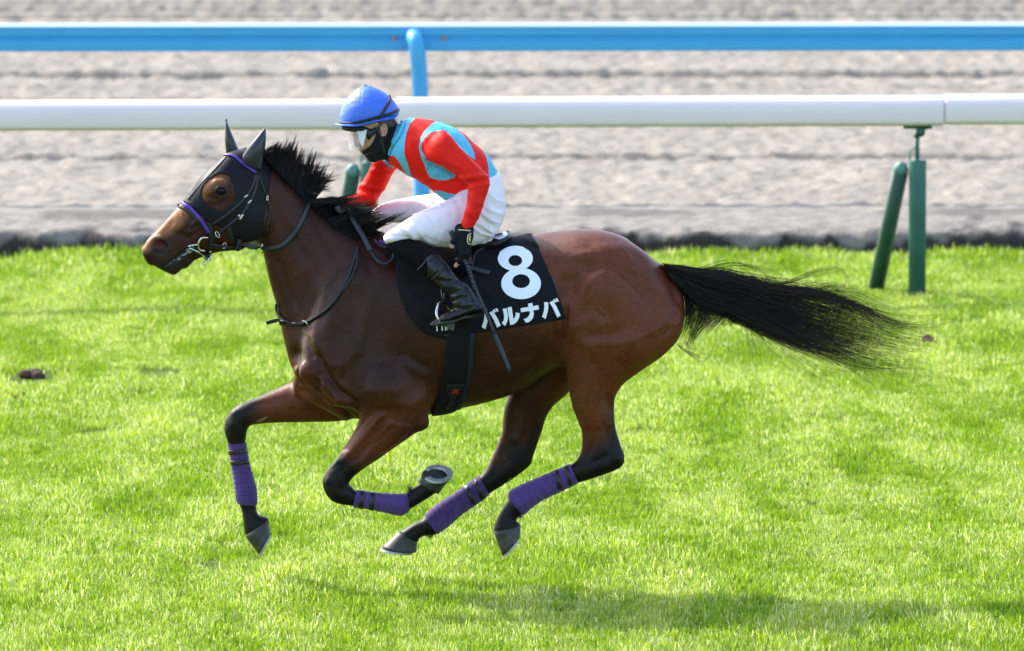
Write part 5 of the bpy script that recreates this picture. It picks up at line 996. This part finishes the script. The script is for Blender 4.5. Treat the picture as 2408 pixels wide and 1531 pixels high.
THIGH = [(742, 1400, 775, 1478, .045, -.262), (775, 1368, 850, 1468, .058, -.258), (890, 1290, 1010, 1448, .068, -.245), (1050, 1195, 1180, 1500, .080, -.215), (1250, 1112, 1350, 1512, .088, -.180), (1450, 1010, 1500, 1498, .092, -.140), (1620, 930, 1640, 1452, .090, -.105)]
PELV = [(1752, 860, 1290, 1080, .150, 0), (1775, 965, 1275, 1140, .165, 0), (1798, 1100, 1290, 1250, .175, 0), (1795, 1220, 1380, 1380, .165, 0), (1752, 1330, 1480, 1450, .14, 0), (1680, 1415, 1560, 1470, .10, 0)]
FTH = [(640, 1180, 680, 1300, .05, .27), (720, 1125, 780, 1290, .065, .262), (900, 1080, 960, 1290, .075, .235), (1100, 1045, 1150, 1320, .085, .19), (1300, 1040, 1340, 1400, .09, .13)]
CALF = [(300, 392, 545, 330, .050, -.262), (335, 440, 625, 368, .055, -.275), (450, 515, 695, 415, .054, -.295), (585, 608, 738, 455, .048, -.312), (640, 665, 795, 505, .044, -.318)]
SHAFT = [(578, 618, 748, 446, .055, -.312), (640, 668, 800, 505, .052, -.320), (700, 708, 855, 565, .049, -.326), (792, 775, 955, 692, .044, -.335), (850, 832, 1035, 745, .042, -.340), (880, 890, 1105, 835, .042, -.345), (890, 950, 1160, 930, .042, -.346)]
FOOT = [(165, 655, 215, 775, .022, -.350), (330, 545, 390, 745, .038, -.350), (500, 432, 590, 720, .045, -.349), (700, 362, 840, 650, .046, -.348), (950, 270, 1100, 545, .044, -.346), (1250, 150, 1400, 455, .042, -.345), (1560, 80, 1620, 400, .040, -.345), (1800, 160, 1800, 355, .034, -.345), (1885, 230, 1880, 330, .022, -.345)]
HEAD = [(330, 560, 1180, 480, .070, 0), (345, 740, 1195, 600, .073, 0), (405, 900, 1180, 720, .072, 0), (470, 1012, 1130, 860, .069, 0), (545, 1130, 1080, 980, .063, 0), (600, 1240, 1040, 1120, .056, 0), (655, 1345, 1000, 1240, .048, 0), (735, 1425, 950, 1340, .036, 0)]
NECK = [(760, 1200, 1130, 720, .060, 0), (850, 1290, 1225, 790, .060, 0), (990, 1370, 1300, 880, .060, 0), (1120, 1470, 1400, 1000, .065, 0)]
mirror = lambda rows: [tuple(list(r[:5])+[-r[5]]) for r in rows]
def addhead(F, k=.02, a=0.0):
    F.strip(Z5, HEAD, k=0 if F.F.min() > 0 else k, cap=.6, add=a); F.strip(Z5, NECK, k=.03, cap=.3, add=a)
    F.strip(Z5, [(425, 985, 520, 1000, .012, 0), (432, 1080, 570, 1070, .014, 0), (456, 1185, 600, 1150, .016, 0), (500, 1205, 600, 1180, .012, 0)], k=.010, cap=.5, add=a)
    F.ellipsoid(W(*Z5(580, 1232), 0), (.012, .022, .010), .008); F.ellipsoid(W(*Z5(612, 1282), 0), (.012, .020, .009), .008)
# --- body: one skin from head to feet, under the clothes
B = jfield((770, 190), (1240, 775), .0052)
addhead(B)
for rows, z in ((TORSO, R2), (UARM, R2), (FARM, R2), (FUP, R2), (FFO, R2), (PELV, R2), (THIGH, R2), (FTH, R2), (CALF, R3), (SHAFT, R3), (FOOT, ZB), (mirror(CALF), R3), (mirror(SHAFT), R3), (mirror(FOOT), ZB)): B.strip(z, rows, k=.02, cap=.4, add=-.013)
B.strip(R2, CUFF+[(1482, 1395, 1395, 1375, .028, -.294)], k=.02, cap=.4, add=-.006)
v, q = nets(B.F, B.xs, B.ys, B.zs, 2)
pv = project(v)
for (x, y), s, a in (((480, 1010), .012, -.005), ((430, 960), .012, .003)): v = v+normals(v, q)*(a*np.exp(-(d_line(pv, [Z5(x, y)])/580/s)**2))[:, None]
jb = obj('body', v, q, M['skin'], jk); TJ = bvh_of(jb)
# --- ear and hair
ear = MB(); ec = W(*Z5(995, 880), -.072); ear.add(*ball(ec, 1, 18, 12, (.0165, .009, .026)))
ear.add(*tube([ec+np.array([.013*math.cos(t)-.001, -.008, .023*math.sin(t)]) for t in np.linspace(-1.9, 1.9, 14)], .0042, 7)); ear.add(*ball(ec+np.array([-.004, -.006, -.020]), .006, 10, 8)); ear.out('ear', M['skin'], jb)
hr = []
for _ in range(420):
    x = rng.uniform(900, 1235); y0 = 780-(x-900)*.27+rng.uniform(-40, 45); a = hit(*Z5(x, y0), TJ)
    if a is None: continue
    a = np.array(a[0])+np.array([0, -.002, 0]); d = np.array([.010+rng.normal(0, .003), -.002, -.012+rng.normal(0, .003)]); hr.append([a-d*.3, a+d*.4+[0, -.002, 0], a+d])
strands('hair', np.array(hr), np.full(len(hr), .0008), M['man_hair'], jk)
# --- silk jersey
Jy = jfield((780, 260), (1200, 580), .0048)
Jy.strip(R2, TORSO, k=0, cap=.3); Jy.strip(R2, UARM, k=.022, cap=.6); Jy.strip(R2, FARM, k=.014, cap=.3); Jy.strip(R2, CUFF, k=.004, cap=.15); Jy.strip(R2, FUP, k=.025, cap=.6); Jy.strip(R2, FFO, k=.016, cap=.3)
cutp = np.array([W(*R2(1400, 1332), -.29), W(*R2(1505, 1358), -.29)])
v, q = nets(Jy.F, Jy.xs, Jy.ys, Jy.zs, 2)
sil = [(R2, [(1200, 520), (1330, 640), (1440, 760)], .012, -.003), (R2, [(1390, 660), (1470, 740), (1560, 830)], .007, .003), (R2, [(1320, 760), (1400, 800), (1470, 870)], .007, .004), (R2, [(1290, 800), (1380, 850), (1440, 905)], .006, -.004), (R2, [(1500, 1000), (1560, 1060), (1640, 1070)], .008, -.003), (R2, [(1480, 1060), (1540, 1120), (1600, 1130)], .008, .003), (R2, [(960, 640), (1000, 760), (1080, 850)], .010, .004), (R2, [(1000, 620), (1040, 740), (1110, 830)], .008, -.004), (R2, [(1210, 950), (1310, 900), (1400, 905)], .007, .005), (R2, [(1250, 985), (1350, 935), (1440, 925)], .007, -.004), (R2, [(1340, 1040), (1420, 990), (1470, 985)], .007, .004), (R2, [(1370, 895), (1460, 905), (1560, 880), (1640, 885)], .008, .006), (R2, [(1440, 945), (1540, 935), (1650, 920)], .008, -.006), (R2, [(1480, 990), (1570, 970), (1650, 950)], .008, .004), (R2, [(1465, 860), (1540, 850), (1600, 830)], .008, -.004),
       (R2, [(1110, 760), (1180, 790), (1290, 830), (1380, 890)], .010, -.010), (R2, [(1075, 560), (1065, 650), (1110, 740)], .008, -.006), (R2, [(1260, 560), (1400, 740), (1500, 830)], .02, .004), (R2, [(1310, 640), (1430, 800)], .010, -.0035), (R2, [(1180, 620), (1290, 760), (1350, 850)], .010, .003),
       (R2, [(1430, 1190), (1500, 1205), (1580, 1195)], .007, .004), (R2, [(1432, 1240), (1500, 1262), (1562, 1275)], .006, -.004), (R2, [(1000, 920), (1100, 860), (1150, 800)], .010, -.005), (R2, [(940, 760), (1010, 880)], .010, -.003), (R2, [(1120, 960), (1230, 930), (1340, 960)], .010, -.005), (R2, [(1220, 1010), (1330, 960), (1450, 940)], .010, .004), (R2, [(1180, 880), (1240, 830)], .007, .004), (R2, [(1160, 840), (1230, 780)], .007, -.004),
       (R2, [(1300, 1060), (1400, 1000), (1460, 960)], .010, -.004), (R2, [(1480, 560), (1560, 680), (1600, 800)], .012, -.003), (R2, [(925, 520), (1050, 540), (1200, 500)], .006, -.002), (R2, [(810, 600), (850, 520), (880, 430)], .008, .004), (R2, [(830, 640), (890, 540), (910, 450)], .008, -.003), (R2, [(1640, 700), (1660, 860), (1650, 940)], .008, -.003),
       (R2, [(520, 960), (620, 985), (740, 1000)], .008, .005), (R2, [(500, 1000), (600, 1030), (710, 1050)], .008, -.004), (R2, [(470, 1040), (560, 1060), (660, 1100)], .008, .004), (R2, [(640, 800), (740, 830), (830, 830)], .008, -.004), (R2, [(620, 835), (720, 862), (820, 860)], .008, .004)]
v = sculpt1(v, q, sil)
v = v+normals(v, q)*((fbm(v[:, 0]*22+v[:, 1]*9, v[:, 2]*22, 15)-.5)*.007+(fbm(v[:, 0]*44-v[:, 2]*30, v[:, 1]*30+v[:, 2]*14, 16)-.5)*.0038)[:, None]
mv = v.copy(); mv[:, 1] = -np.abs(v[:, 1]); pj = project(np.where((v[:, 1] > .06)[:, None], mv, v))
blue_polys = [[(835, 350), (1018, 350), (1005, 382), (962, 425), (930, 505), (915, 600), (912, 690), (938, 770), (962, 840), (985, 905), (930, 870), (895, 810), (855, 745), (818, 702), (740, 720), (760, 620), (820, 500)],
    [(1215, 395), (1150, 428), (1090, 488), (1052, 555), (1040, 640), (1058, 715), (1090, 785), (1108, 848), (1140, 900), (1200, 918), (1290, 922), (1372, 886), (1250, 802), (1112, 748), (1062, 655), (1066, 592), (1110, 522), (1180, 491), (1268, 481), (1330, 545), (1400, 635), (1468, 698), (1532, 742), (1524, 680), (1492, 610), (1445, 540), (1350, 455), (1260, 395)],
    [(1590, 640), (1632, 720), (1648, 800), (1652, 870), (1660, 935), (1780, 920), (1780, 780), (1660, 650)], [(1180, 1012), (1250, 1016), (1300, 1038), (1385, 1046), (1475, 1034), (1475, 1120), (1260, 1140), (1200, 1070)]]
farline = [(718, 715), (735, 768), (772, 798), (828, 816), (825, 802), (780, 780), (748, 735)]
bl = np.maximum.reduce([sd_poly(pj, pts(R2, p)) for p in blue_polys])/580
sleeve = np.minimum.reduce([d_line(pj, pts(R2, [((a[0]+a[2])/2, (a[1]+a[3])/2) for a in rows]))/580-.05 for rows in (FARM, CUFF)])
bl = np.where((sleeve < 0) & (np.abs(v[:, 1]) > .2), -1, bl); bl = np.where((v[:, 1] > .14), np.minimum(bl, -.01), bl)
bl = np.maximum(bl, np.where(v[:, 1] > .0, sd_poly(project(v), pts(R2, farline))/580, -1))
jersey = obj('jersey', v, q, M['silk'], jk, attrs={'blue': bl}); TJy = bvh_of(jersey)
strap('collar', R2, [(890, 405), (905, 445), (880, 520), (838, 590), (800, 650), (790, 700)], .012, TJy+TJ, mat('blue_collar', (.085, .46, .62), .55, bump=(300, .15, .001)), jersey, off=.004, thick=.006, Y=-.06)
# --- breeches
Br = jfield((860, 380), (1225, 620), .0048)
Br.strip(R2, PELV, k=0, cap=.2); Br.strip(R2, THIGH, k=.03, cap=.55); Br.strip(R2, FTH, k=.03, cap=.55); Br.strip(R2, mirror(THIGH)[4:], k=.03, cap=.5)
v, q = nets(Br.F, Br.xs, Br.ys, Br.zs, 2)
brs = [(R3, [(1100, 60), (1180, 140), (1260, 190), (1310, 200)], .0065, .006), (R3, [(1095, 190), (1170, 235), (1240, 280)], .005, .006), (R3, [(1085, 250), (1140, 290), (1220, 312)], .005, .006), (R3, [(1180, 60), (1260, 110), (1320, 120)], .006, .006), (R3, [(1200, -60), (1280, 0), (1340, 20)], .007, .005), (R3, [(1130, 120), (1190, 190), (1270, 240)], .008, -.005), (R3, [(1240, 30), (1300, 70), (1345, 75)], .008, -.004),
       (R3, [(480, 220), (560, 270), (610, 340), (650, 390)], .009, -.007), (R3, [(440, 230), (520, 290), (570, 350)], .009, .005), (R3, [(700, 150), (760, 230), (800, 260)], .007, -.004), (R3, [(780, 180), (840, 260), (880, 300)], .007, -.004), (R3, [(880, 120), (940, 200)], .008, -.004), (R3, [(390, 180), (600, 110), (900, 20)], .006, .002), (R3, [(900, -40), (960, 60), (980, 200)], .012, -.004), (R3, [(350, 260), (430, 250), (520, 290)], .006, .004), (R3, [(320, 320), (400, 310), (520, 330)], .006, -.004), (R3, [(660, 330), (800, 390), (900, 400)], .010, -.004),
       (R2, [(1180, 1050), (1210, 1090), (1230, 1150)], .006, .005), (R2, [(1200, 1040), (1240, 1090)], .006, -.005), (R2, [(1090, 1100), (1160, 1130)], .006, -.004)]
v = sculpt1(v, q, brs); v = v+normals(v, q)*((fbm(v[:, 0]*14+v[:, 1]*6, v[:, 2]*18, 25)-.5)*.006+(fbm(v[:, 0]*34-v[:, 2]*22, v[:, 1]*30+v[:, 2]*10, 26)-.5)*.0030)[:, None]
breech = obj('breeches', v, q, M['breech'], jk); TBr = bvh_of(breech)
strap('side_seam', R3, [(395, 190), (520, 140), (700, 85), (880, 25), (985, -10)], .004, TBr, M['breech'], breech, off=.0005, thick=.0015)
# --- leggings and boots
for sg, tagl in ((1, None), (-1, None)):
    mm = (lambda r: r) if sg > 0 else mirror
    Lf = jfield((880, 535), (1040, 650), .0045)
    Lf.strip(R3, mm(CALF), k=0, cap=.3); v, q = nets(Lf.F, Lf.xs, Lf.ys, Lf.zs, 2); obj('legging', v, q, M['sock'], jk)
    Bf = jfield((1005, 580), (1150, 770), .0040)
    Bf.strip(R3, mm(SHAFT), k=0, cap=.12); Bf.strip(ZB, mm(FOOT), k=.012, cap=.6)
    v, q = nets(Bf.F, Bf.xs, Bf.ys, Bf.zs, 2)
    if sg > 0:
        v = sculpt1(v, q, [(R3, [(780, 770), (850, 752), (930, 745)], .009, .003), (R3, [(860, 830), (930, 812), (1010, 770)], .008, -.0045), (R3, [(940, 830), (1000, 815), (1090, 820)], .008, .003), (R3, [(890, 890), (960, 862), (1020, 858)], .007, -.0035), (R3, [(1000, 920), (1080, 905)], .009, .003), (R3, [(700, 690), (790, 620), (850, 560)], .005, -.003), (R3, [(820, 620), (900, 690), (970, 730)], .010, .004), (R3, [(760, 700), (850, 720), (960, 700)], .008, -.004), (R3, [(900, 940), (1000, 960), (1150, 930)], .008, -.003)])
        v = v+normals(v, q)*((fbm(v[:, 0]*40, v[:, 2]*40, 35)-.5)*.003)[:, None]
    bt = obj('boot', v, q, M['boot'], jk); Tb = bvh_of(bt)
    SO = Field(np.arange(W(1005, 700, 0)[0], W(1150, 700, 0)[0], .0038), axis(-.4, .4, .0038), np.arange(W(1005, 785, 0)[2], W(1005, 720, 0)[2], .0038))
    SO.strip(ZB, mm([(158, 700, 185, 790, .030, -.350), (330, 640, 360, 795, .044, -.350), (560, 585, 600, 775, .049, -.349), (850, 560, 900, 690, .047, -.348), (1050, 505, 1130, 595, .043, -.346), (1350, 390, 1420, 560, .044, -.345), (1600, 340, 1650, 520, .044, -.345), (1820, 300, 1870, 420, .032, -.345)]), k=0, cap=.4)
    v, q = nets(SO.F, SO.xs, SO.ys, SO.zs, 2); obj('sole', v, q, M['sole'] if 'sole' in M else M.setdefault('sole', mat('dark_rubber_sole', (.030, .032, .024), .6)), bt)
    if sg > 0: strap('boot_seam', R3, [(588, 612), (640, 560), (690, 500), (742, 450)], .006, Tb, M['seam_grey'], bt, off=.001, thick=.002); strap('boot_strap', R3, [(712, 705), (770, 650), (820, 590), (850, 560)], .008, Tb, M['boot'], bt, off=.001, thick=.003)
# --- hands: skin, fingerless glove over it
def handset(origin_z, Y, flipx=None, gl_label=None):
    tr = (lambda x, y, dy: W(*ZH(x, y), Y+dy)) if flipx is None else flipx
    F1 = [[(420, 660, -.030), (365, 780, -.034), (372, 870, -.030), (398, 935, -.024)], [(490, 690, -.036), (480, 840, -.046), (450, 990, -.044), (370, 1090, -.038)], [(560, 690, -.030), (570, 830, -.040), (550, 930, -.032), (480, 990, -.020)], [(620, 680, -.018), (632, 800, -.026), (615, 880, -.018), (560, 940, -.008)]]
    TH_ = [(400, 480, -.020), (325, 600, -.030), (292, 690, -.030)]; Rr = [.0092, .0098, .0096, .0086]
    def build(gl):
        xs_, ys_, zs_ = [np.array(c) for c in zip(*[tr(x, y, d) for x, y, d in [(200, 300, -.09), (760, 1180, .05), (200, 300, -.09), (760, 1180, .05)]])]
        h = .0024; Hf = Field(np.arange(xs_.min()-.03, xs_.max()+.03, h), np.arange(ys_.min()-.02, ys_.max()+.02, h), np.arange(zs_.min()-.03, zs_.max()+.03, h)); g = .0016 if gl else 0
        P = lambda x, y, d: tr(x, y, d)
        for a, b, r in (((455, 330, 0), (450, 450, -.010), .019), ((640, 350, 0), (630, 480, -.008), .019), ((450, 450, -.012), (440, 660, -.026), .017), ((540, 420, -.014), (530, 680, -.030), .017), ((620, 470, -.008), (610, 680, -.018), .017)): Hf.capsule(P(*a), P(*b), r+g, r*.92+g, .012)
        for fg, r in zip(F1, Rr):
            n = len(fg)-1
            for i in range(n):
                a, b = fg[i], fg[i+1]
                if gl and i == n-1: b = tuple(a[j]+(b[j]-a[j])*.25 for j in range(3))
                Hf.capsule(P(*a), P(*b), r*(1-.05*i)+g, r*(1-.05*(i+1))+g, .004)
        for i in range(2):
            a, b = TH_[i], TH_[i+1]
            if gl and i == 1: b = tuple(a[j]+(b[j]-a[j])*.3 for j in range(3))
            Hf.capsule(P(*a), P(*b), .0115+g-i*.001, .0100+g, .006)
        return nets(Hf.F, Hf.xs, Hf.ys, Hf.zs, 1)
    hd = obj('hand', *build(False), M['skin'], jb); gv = obj('glove', *build(True), M['glove'], jk); return hd, gv
hd, gv = handset(ZH, -.300); TGl = bvh_of(gv)
def far_hand(x, y, d):                                   # the far fist on the rein, low beside the mane
    c = W(*R2(235, 1150), .07); s = 1/5035; u, w = (x-500)*s, (y-560)*s; return c+np.array([-w*.95-.02, -d*1.0, -u*.6-w*.25])
handset(None, 0, far_hand)
obj('cuff_piping', *tube([W(*ZH(405+i*29, 352+i*2.2), -.3+(-.024 if 0 < i < 10 else 0)-.004*math.sin(i/10*math.pi)) for i in range(11)], .0024, 6), M['cream'], gv)
em = lambda l, r, m, o=.0035: obj('emblem', *tube(spline(np.array([(np.array(hit(*ZH(x, y), TGl)[0]) if hit(*ZH(x, y), TGl) else W(*ZH(x, y), -.32))+np.array([0, -o, 0]) for x, y in l]), 4), r, 6), M[m], gv)
em([(684, 428), (650, 440), (622, 480), (612, 560), (622, 625), (650, 640), (684, 642)], .0022, 'cream'); em([(655, 470), (665, 500), (650, 540), (662, 575), (655, 600)], .0036, 'brass'); em([(635, 560), (655, 545), (675, 560)], .0030, 'brass')
# --- helmet
Hm = Field(np.arange(W(790, 190, 0)[0], W(950, 190, 0)[0], .0030), axis(-.13, .13, .0030), np.arange(W(790, 310, 0)[2], W(790, 190, 0)[2], .0030))
Hm.strip(Z5, [(188, 800, 1225, 655, .103, 0), (180, 690, 1285, 560, .110, 0), (190, 580, 1270, 470, .110, 0), (225, 450, 1225, 390, .105, 0), (290, 330, 1150, 300, .093, 0), (400, 200, 1030, 200, .070, 0), (510, 115, 900, 115, .045, 0), (590, 80, 780, 75, .022, 0)], k=0, cap=.10, n=6)
v, q = nets(Hm.F, Hm.xs, Hm.ys, Hm.zs, 2); pv = project(v)
sm = np.exp(-(d_line(pv, pts(Z5, [(600, 100), (572, 250), (566, 450), (575, 700)]))/580/.0030)**2)*-.0007+np.exp(-(d_line(pv, pts(Z5, [(640, 80), (900, 120), (1080, 300)]))/580/.004)**2)*-.001
v = v+normals(v, q)*(sm+(fbm(v[:, 0]*45, v[:, 2]*70+v[:, 1]*10, 45)-.5)*.0022)[:, None]
hm = obj('helmet', v, q, M['helmet'], jk); THm = bvh_of(hm)
obj('button', *ball(W(*Z5(652, 62), 0), .0095, 14, 10, (1, 1, .65)), M['helmet'], hm)
strap('band', Z5, [(172, 728), (260, 760), (400, 760), (600, 722), (760, 680), (900, 640), (1060, 602), (1180, 560), (1278, 505)], .0135, THm, M['strapblack'], hm, off=.001, thick=.003, Y=0)
strap('strap', Z5, [(1110, 235), (1105, 330), (1060, 430), (1000, 530), (945, 620), (900, 720)], .0125, THm, M['strapblack'], hm, off=.003, thick=.003, Y=-.04)
rim = [W(*Z5(x, y), yy) for x, y, yy in [(560, 802, -.100), (400, 806, -.098), (270, 800, -.080), (160, 785, -.045), (75, 768, 0), (160, 785, .045), (270, 800, .080), (400, 806, .098)]]
inn = [W(*Z5(x, y), yy) for x, y, yy in [(560, 770, -.096), (420, 772, -.092), (310, 770, -.074), (235, 762, -.040), (205, 755, 0), (235, 762, .040), (310, 770, .074), (420, 772, .092)]]
a = spline(np.array(rim), 4); b = spline(np.array(inn), 4); n = len(a); up_ = np.array([0, 0, .0022]); v = np.vstack([a, b, a-up_*2, b-up_*2]); f = [(i, i+1, n+i+1, n+i) for i in range(n-1)]+[(2*n+i, 3*n+i, 3*n+i+1, 2*n+i+1) for i in range(n-1)]+[(i, 2*n+i, 2*n+i+1, i+1) for i in range(n-1)]+[(n+i, n+i+1, 3*n+i+1, 3*n+i) for i in range(n-1)]
obj('peak', v, f, M['helmet'], hm)
obj('rim_trim', *polytube(Z5, [(210, 800, -.085), (400, 805, -.099), (600, 775, -.104), (760, 735, -.106), (900, 705, -.105), (1050, 680, -.098), (1180, 655, -.070), (1250, 610, -.03)], -.1, .0035, 8, 4), M['helmet'], hm)
# --- face mask / neck gaiter
Mk = Field(np.arange(W(830, 240, 0)[0], W(965, 240, 0)[0], .0032), axis(-.11, .11, .0032), np.arange(W(800, 390, 0)[2], W(800, 240, 0)[2], .0032)); addhead(Mk, a=.0055); inner = Mk.F.copy()
mreg = Mk.region(pts(Z5, [(590, 1272), (650, 1235), (740, 1180), (800, 1090), (845, 985), (850, 930), (800, 900), (880, 830), (915, 880), (935, 950), (985, 985), (1040, 970), (1075, 900), (1075, 800), (1150, 770), (1250, 720), (1420, 700), (1420, 1500), (700, 1500), (600, 1400)]), -.06)
v, q = nets(np.maximum(np.maximum(Mk.F, mreg), -(inner+.009)), Mk.xs, Mk.ys, Mk.zs, 2)
v = sculpt1(v, q, [(Z5, [(640, 1330), (750, 1290), (870, 1340), (950, 1390)], .005, -.003), (Z5, [(660, 1370), (760, 1310), (850, 1330)], .006, .003), (Z5, [(1180, 830), (1150, 1000), (1080, 1150)], .008, -.005), (Z5, [(1230, 850), (1190, 1010), (1120, 1170)], .008, .005)])
mk = obj('face_mask', v, q, M['mask'], jk); TMk = bvh_of(mk)+TJ
strap('chin_strap', Z5, [(850, 800), (900, 900), (940, 1010), (968, 1120), (1000, 1240), (1015, 1330)], .0150, TMk, M['strapblack'], jk, off=.003, thick=.003, Y=-.08)
strap('chin_strap_keeper', Z5, [(905, 1090), (950, 1082), (1000, 1070)], .012, TMk, M['leather'], jk, off=.007, thick=.003)
bk = [W(*Z5(x, y), -.101) for x, y in [(825, 725), (805, 770), (865, 830), (895, 785), (825, 725)]]; obj('buckle', *tube(bk, .0020, 6), M['brass'], hm)
# --- goggles: dark frame and strap, clear visor hanging in front of the face
Gg = Field(np.arange(W(785, 240, 0)[0], W(915, 240, 0)[0], .0032), axis(-.10, .10, .0032), np.arange(W(800, 340, 0)[2], W(800, 260, 0)[2], .0032))
Gg.strip(Z5, [(215, 790, 270, 885, .045, 0), (330, 790, 360, 905, .066, 0), (500, 780, 520, 915, .076, 0), (640, 770, 650, 930, .080, 0), (740, 770, 700, 1090, .080, 0), (800, 780, 780, 1040, .081, 0), (860, 790, 850, 950, .080, 0), (900, 800, 900, 900, .078, 0)], k=0, cap=.4, pw=2.6)
v, q = nets(Gg.F, Gg.xs, Gg.ys, Gg.zs, 2); gg = obj('goggles', v, q, M['goggle'], jk)
def visor(name, cols, m):
    q = spline(np.array([list(W(*Z5(x0, y0), yy))+list(W(*Z5(x1, y1), yy)) for x0, y0, x1, y1, yy in cols]), 6); n = len(q); k = 8; v = []
    for s in np.linspace(0, 1, k): v.append(q[:, :3]*(1-s)+q[:, 3:]*s)
    v = np.concatenate(v); f = [(j*n+i, j*n+i+1, (j+1)*n+i+1, (j+1)*n+i) for j in range(k-1) for i in range(n-1)]; o = obj(name, v, f, M[m], gg)
    md = o.modifiers.new('thickness', 'SOLIDIFY'); md.thickness = .0012; return o
visor('visor_side', [(690, 870, 612, 1215, -.084), (590, 900, 585, 1170, -.081), (500, 905, 545, 1120, -.070)], 'visor_side')
visor('visor', [(500, 900, 560, 1250, -.072), (430, 900, 450, 1262, -.050), (372, 900, 365, 1256, -.018), (355, 900, 345, 1245, .015), (372, 900, 370, 1240, .045), (450, 890, 470, 1230, .072)], 'visor')
# --- whip held in the near hand
wp = thing('riding_whip', 'thin black riding whip hanging from the gloved left hand', 'whip', tuple(W(*R3(1010, 545), -.335)))
def shaft(name, l, r, **k): return obj(name, *polytube(R3, l, -.33, r, 10, 5), k.get('m', M['whip']), wp)
obj('handle', *tube(spline(np.array([W(*R3(882, 268), -.312), W(*R3(905, 325), -.314), W(*R3(930, 385), -.318)]), 4), [.0095, .0098, .0098, .0095, .009, .0088, .0086, .0084, .008], 12), M['whip'], wp)
for i in range(5): 
    t = i/5+.1; obj('grip_ring', *tube([W(*R3(885+45*t, 275+110*t), -.3125), W(*R3(887+45*t, 280+110*t), -.3125)], .0108-.001*t, 12), M['whip'], wp)
shaft('shaft', [(985, 500, -.333), (1012, 548, -.345), (1050, 640, -.362), (1090, 755, -.385), (1140, 870, -.398), (1185, 975, -.402), (1265, 1170, -.402)], .0066)
for i in range(9):
    t = i/9; p = spline(np.array([(1012, 548, -.345), (1050, 640, -.362), (1090, 755, -.385), (1100, 780, -.387)], float), 10); c = p[int(t*(len(p)-2))]; c2 = p[int(t*(len(p)-2))+1]; A = W(*R3(c[0], c[1]), c[2]); Bq = W(*R3(c2[0], c2[1]), c2[2]); d = (Bq-A)/np.linalg.norm(Bq-A)
    obj('grip_ring', *tube([A, A+d*.012], .0084, 12), M['whip'], wp)
obj('flap', *ribbon(np.array([W(*R3(x, y), -.400) for x, y in [(1255, 1150), (1275, 1195), (1310, 1280), (1350, 1380), (1385, 1465), (1402, 1508)]]), np.array([[.25, -1.0, .1]]*6), [.012, .020, .021, .020, .018, .014], .005), M['whip'], wp)
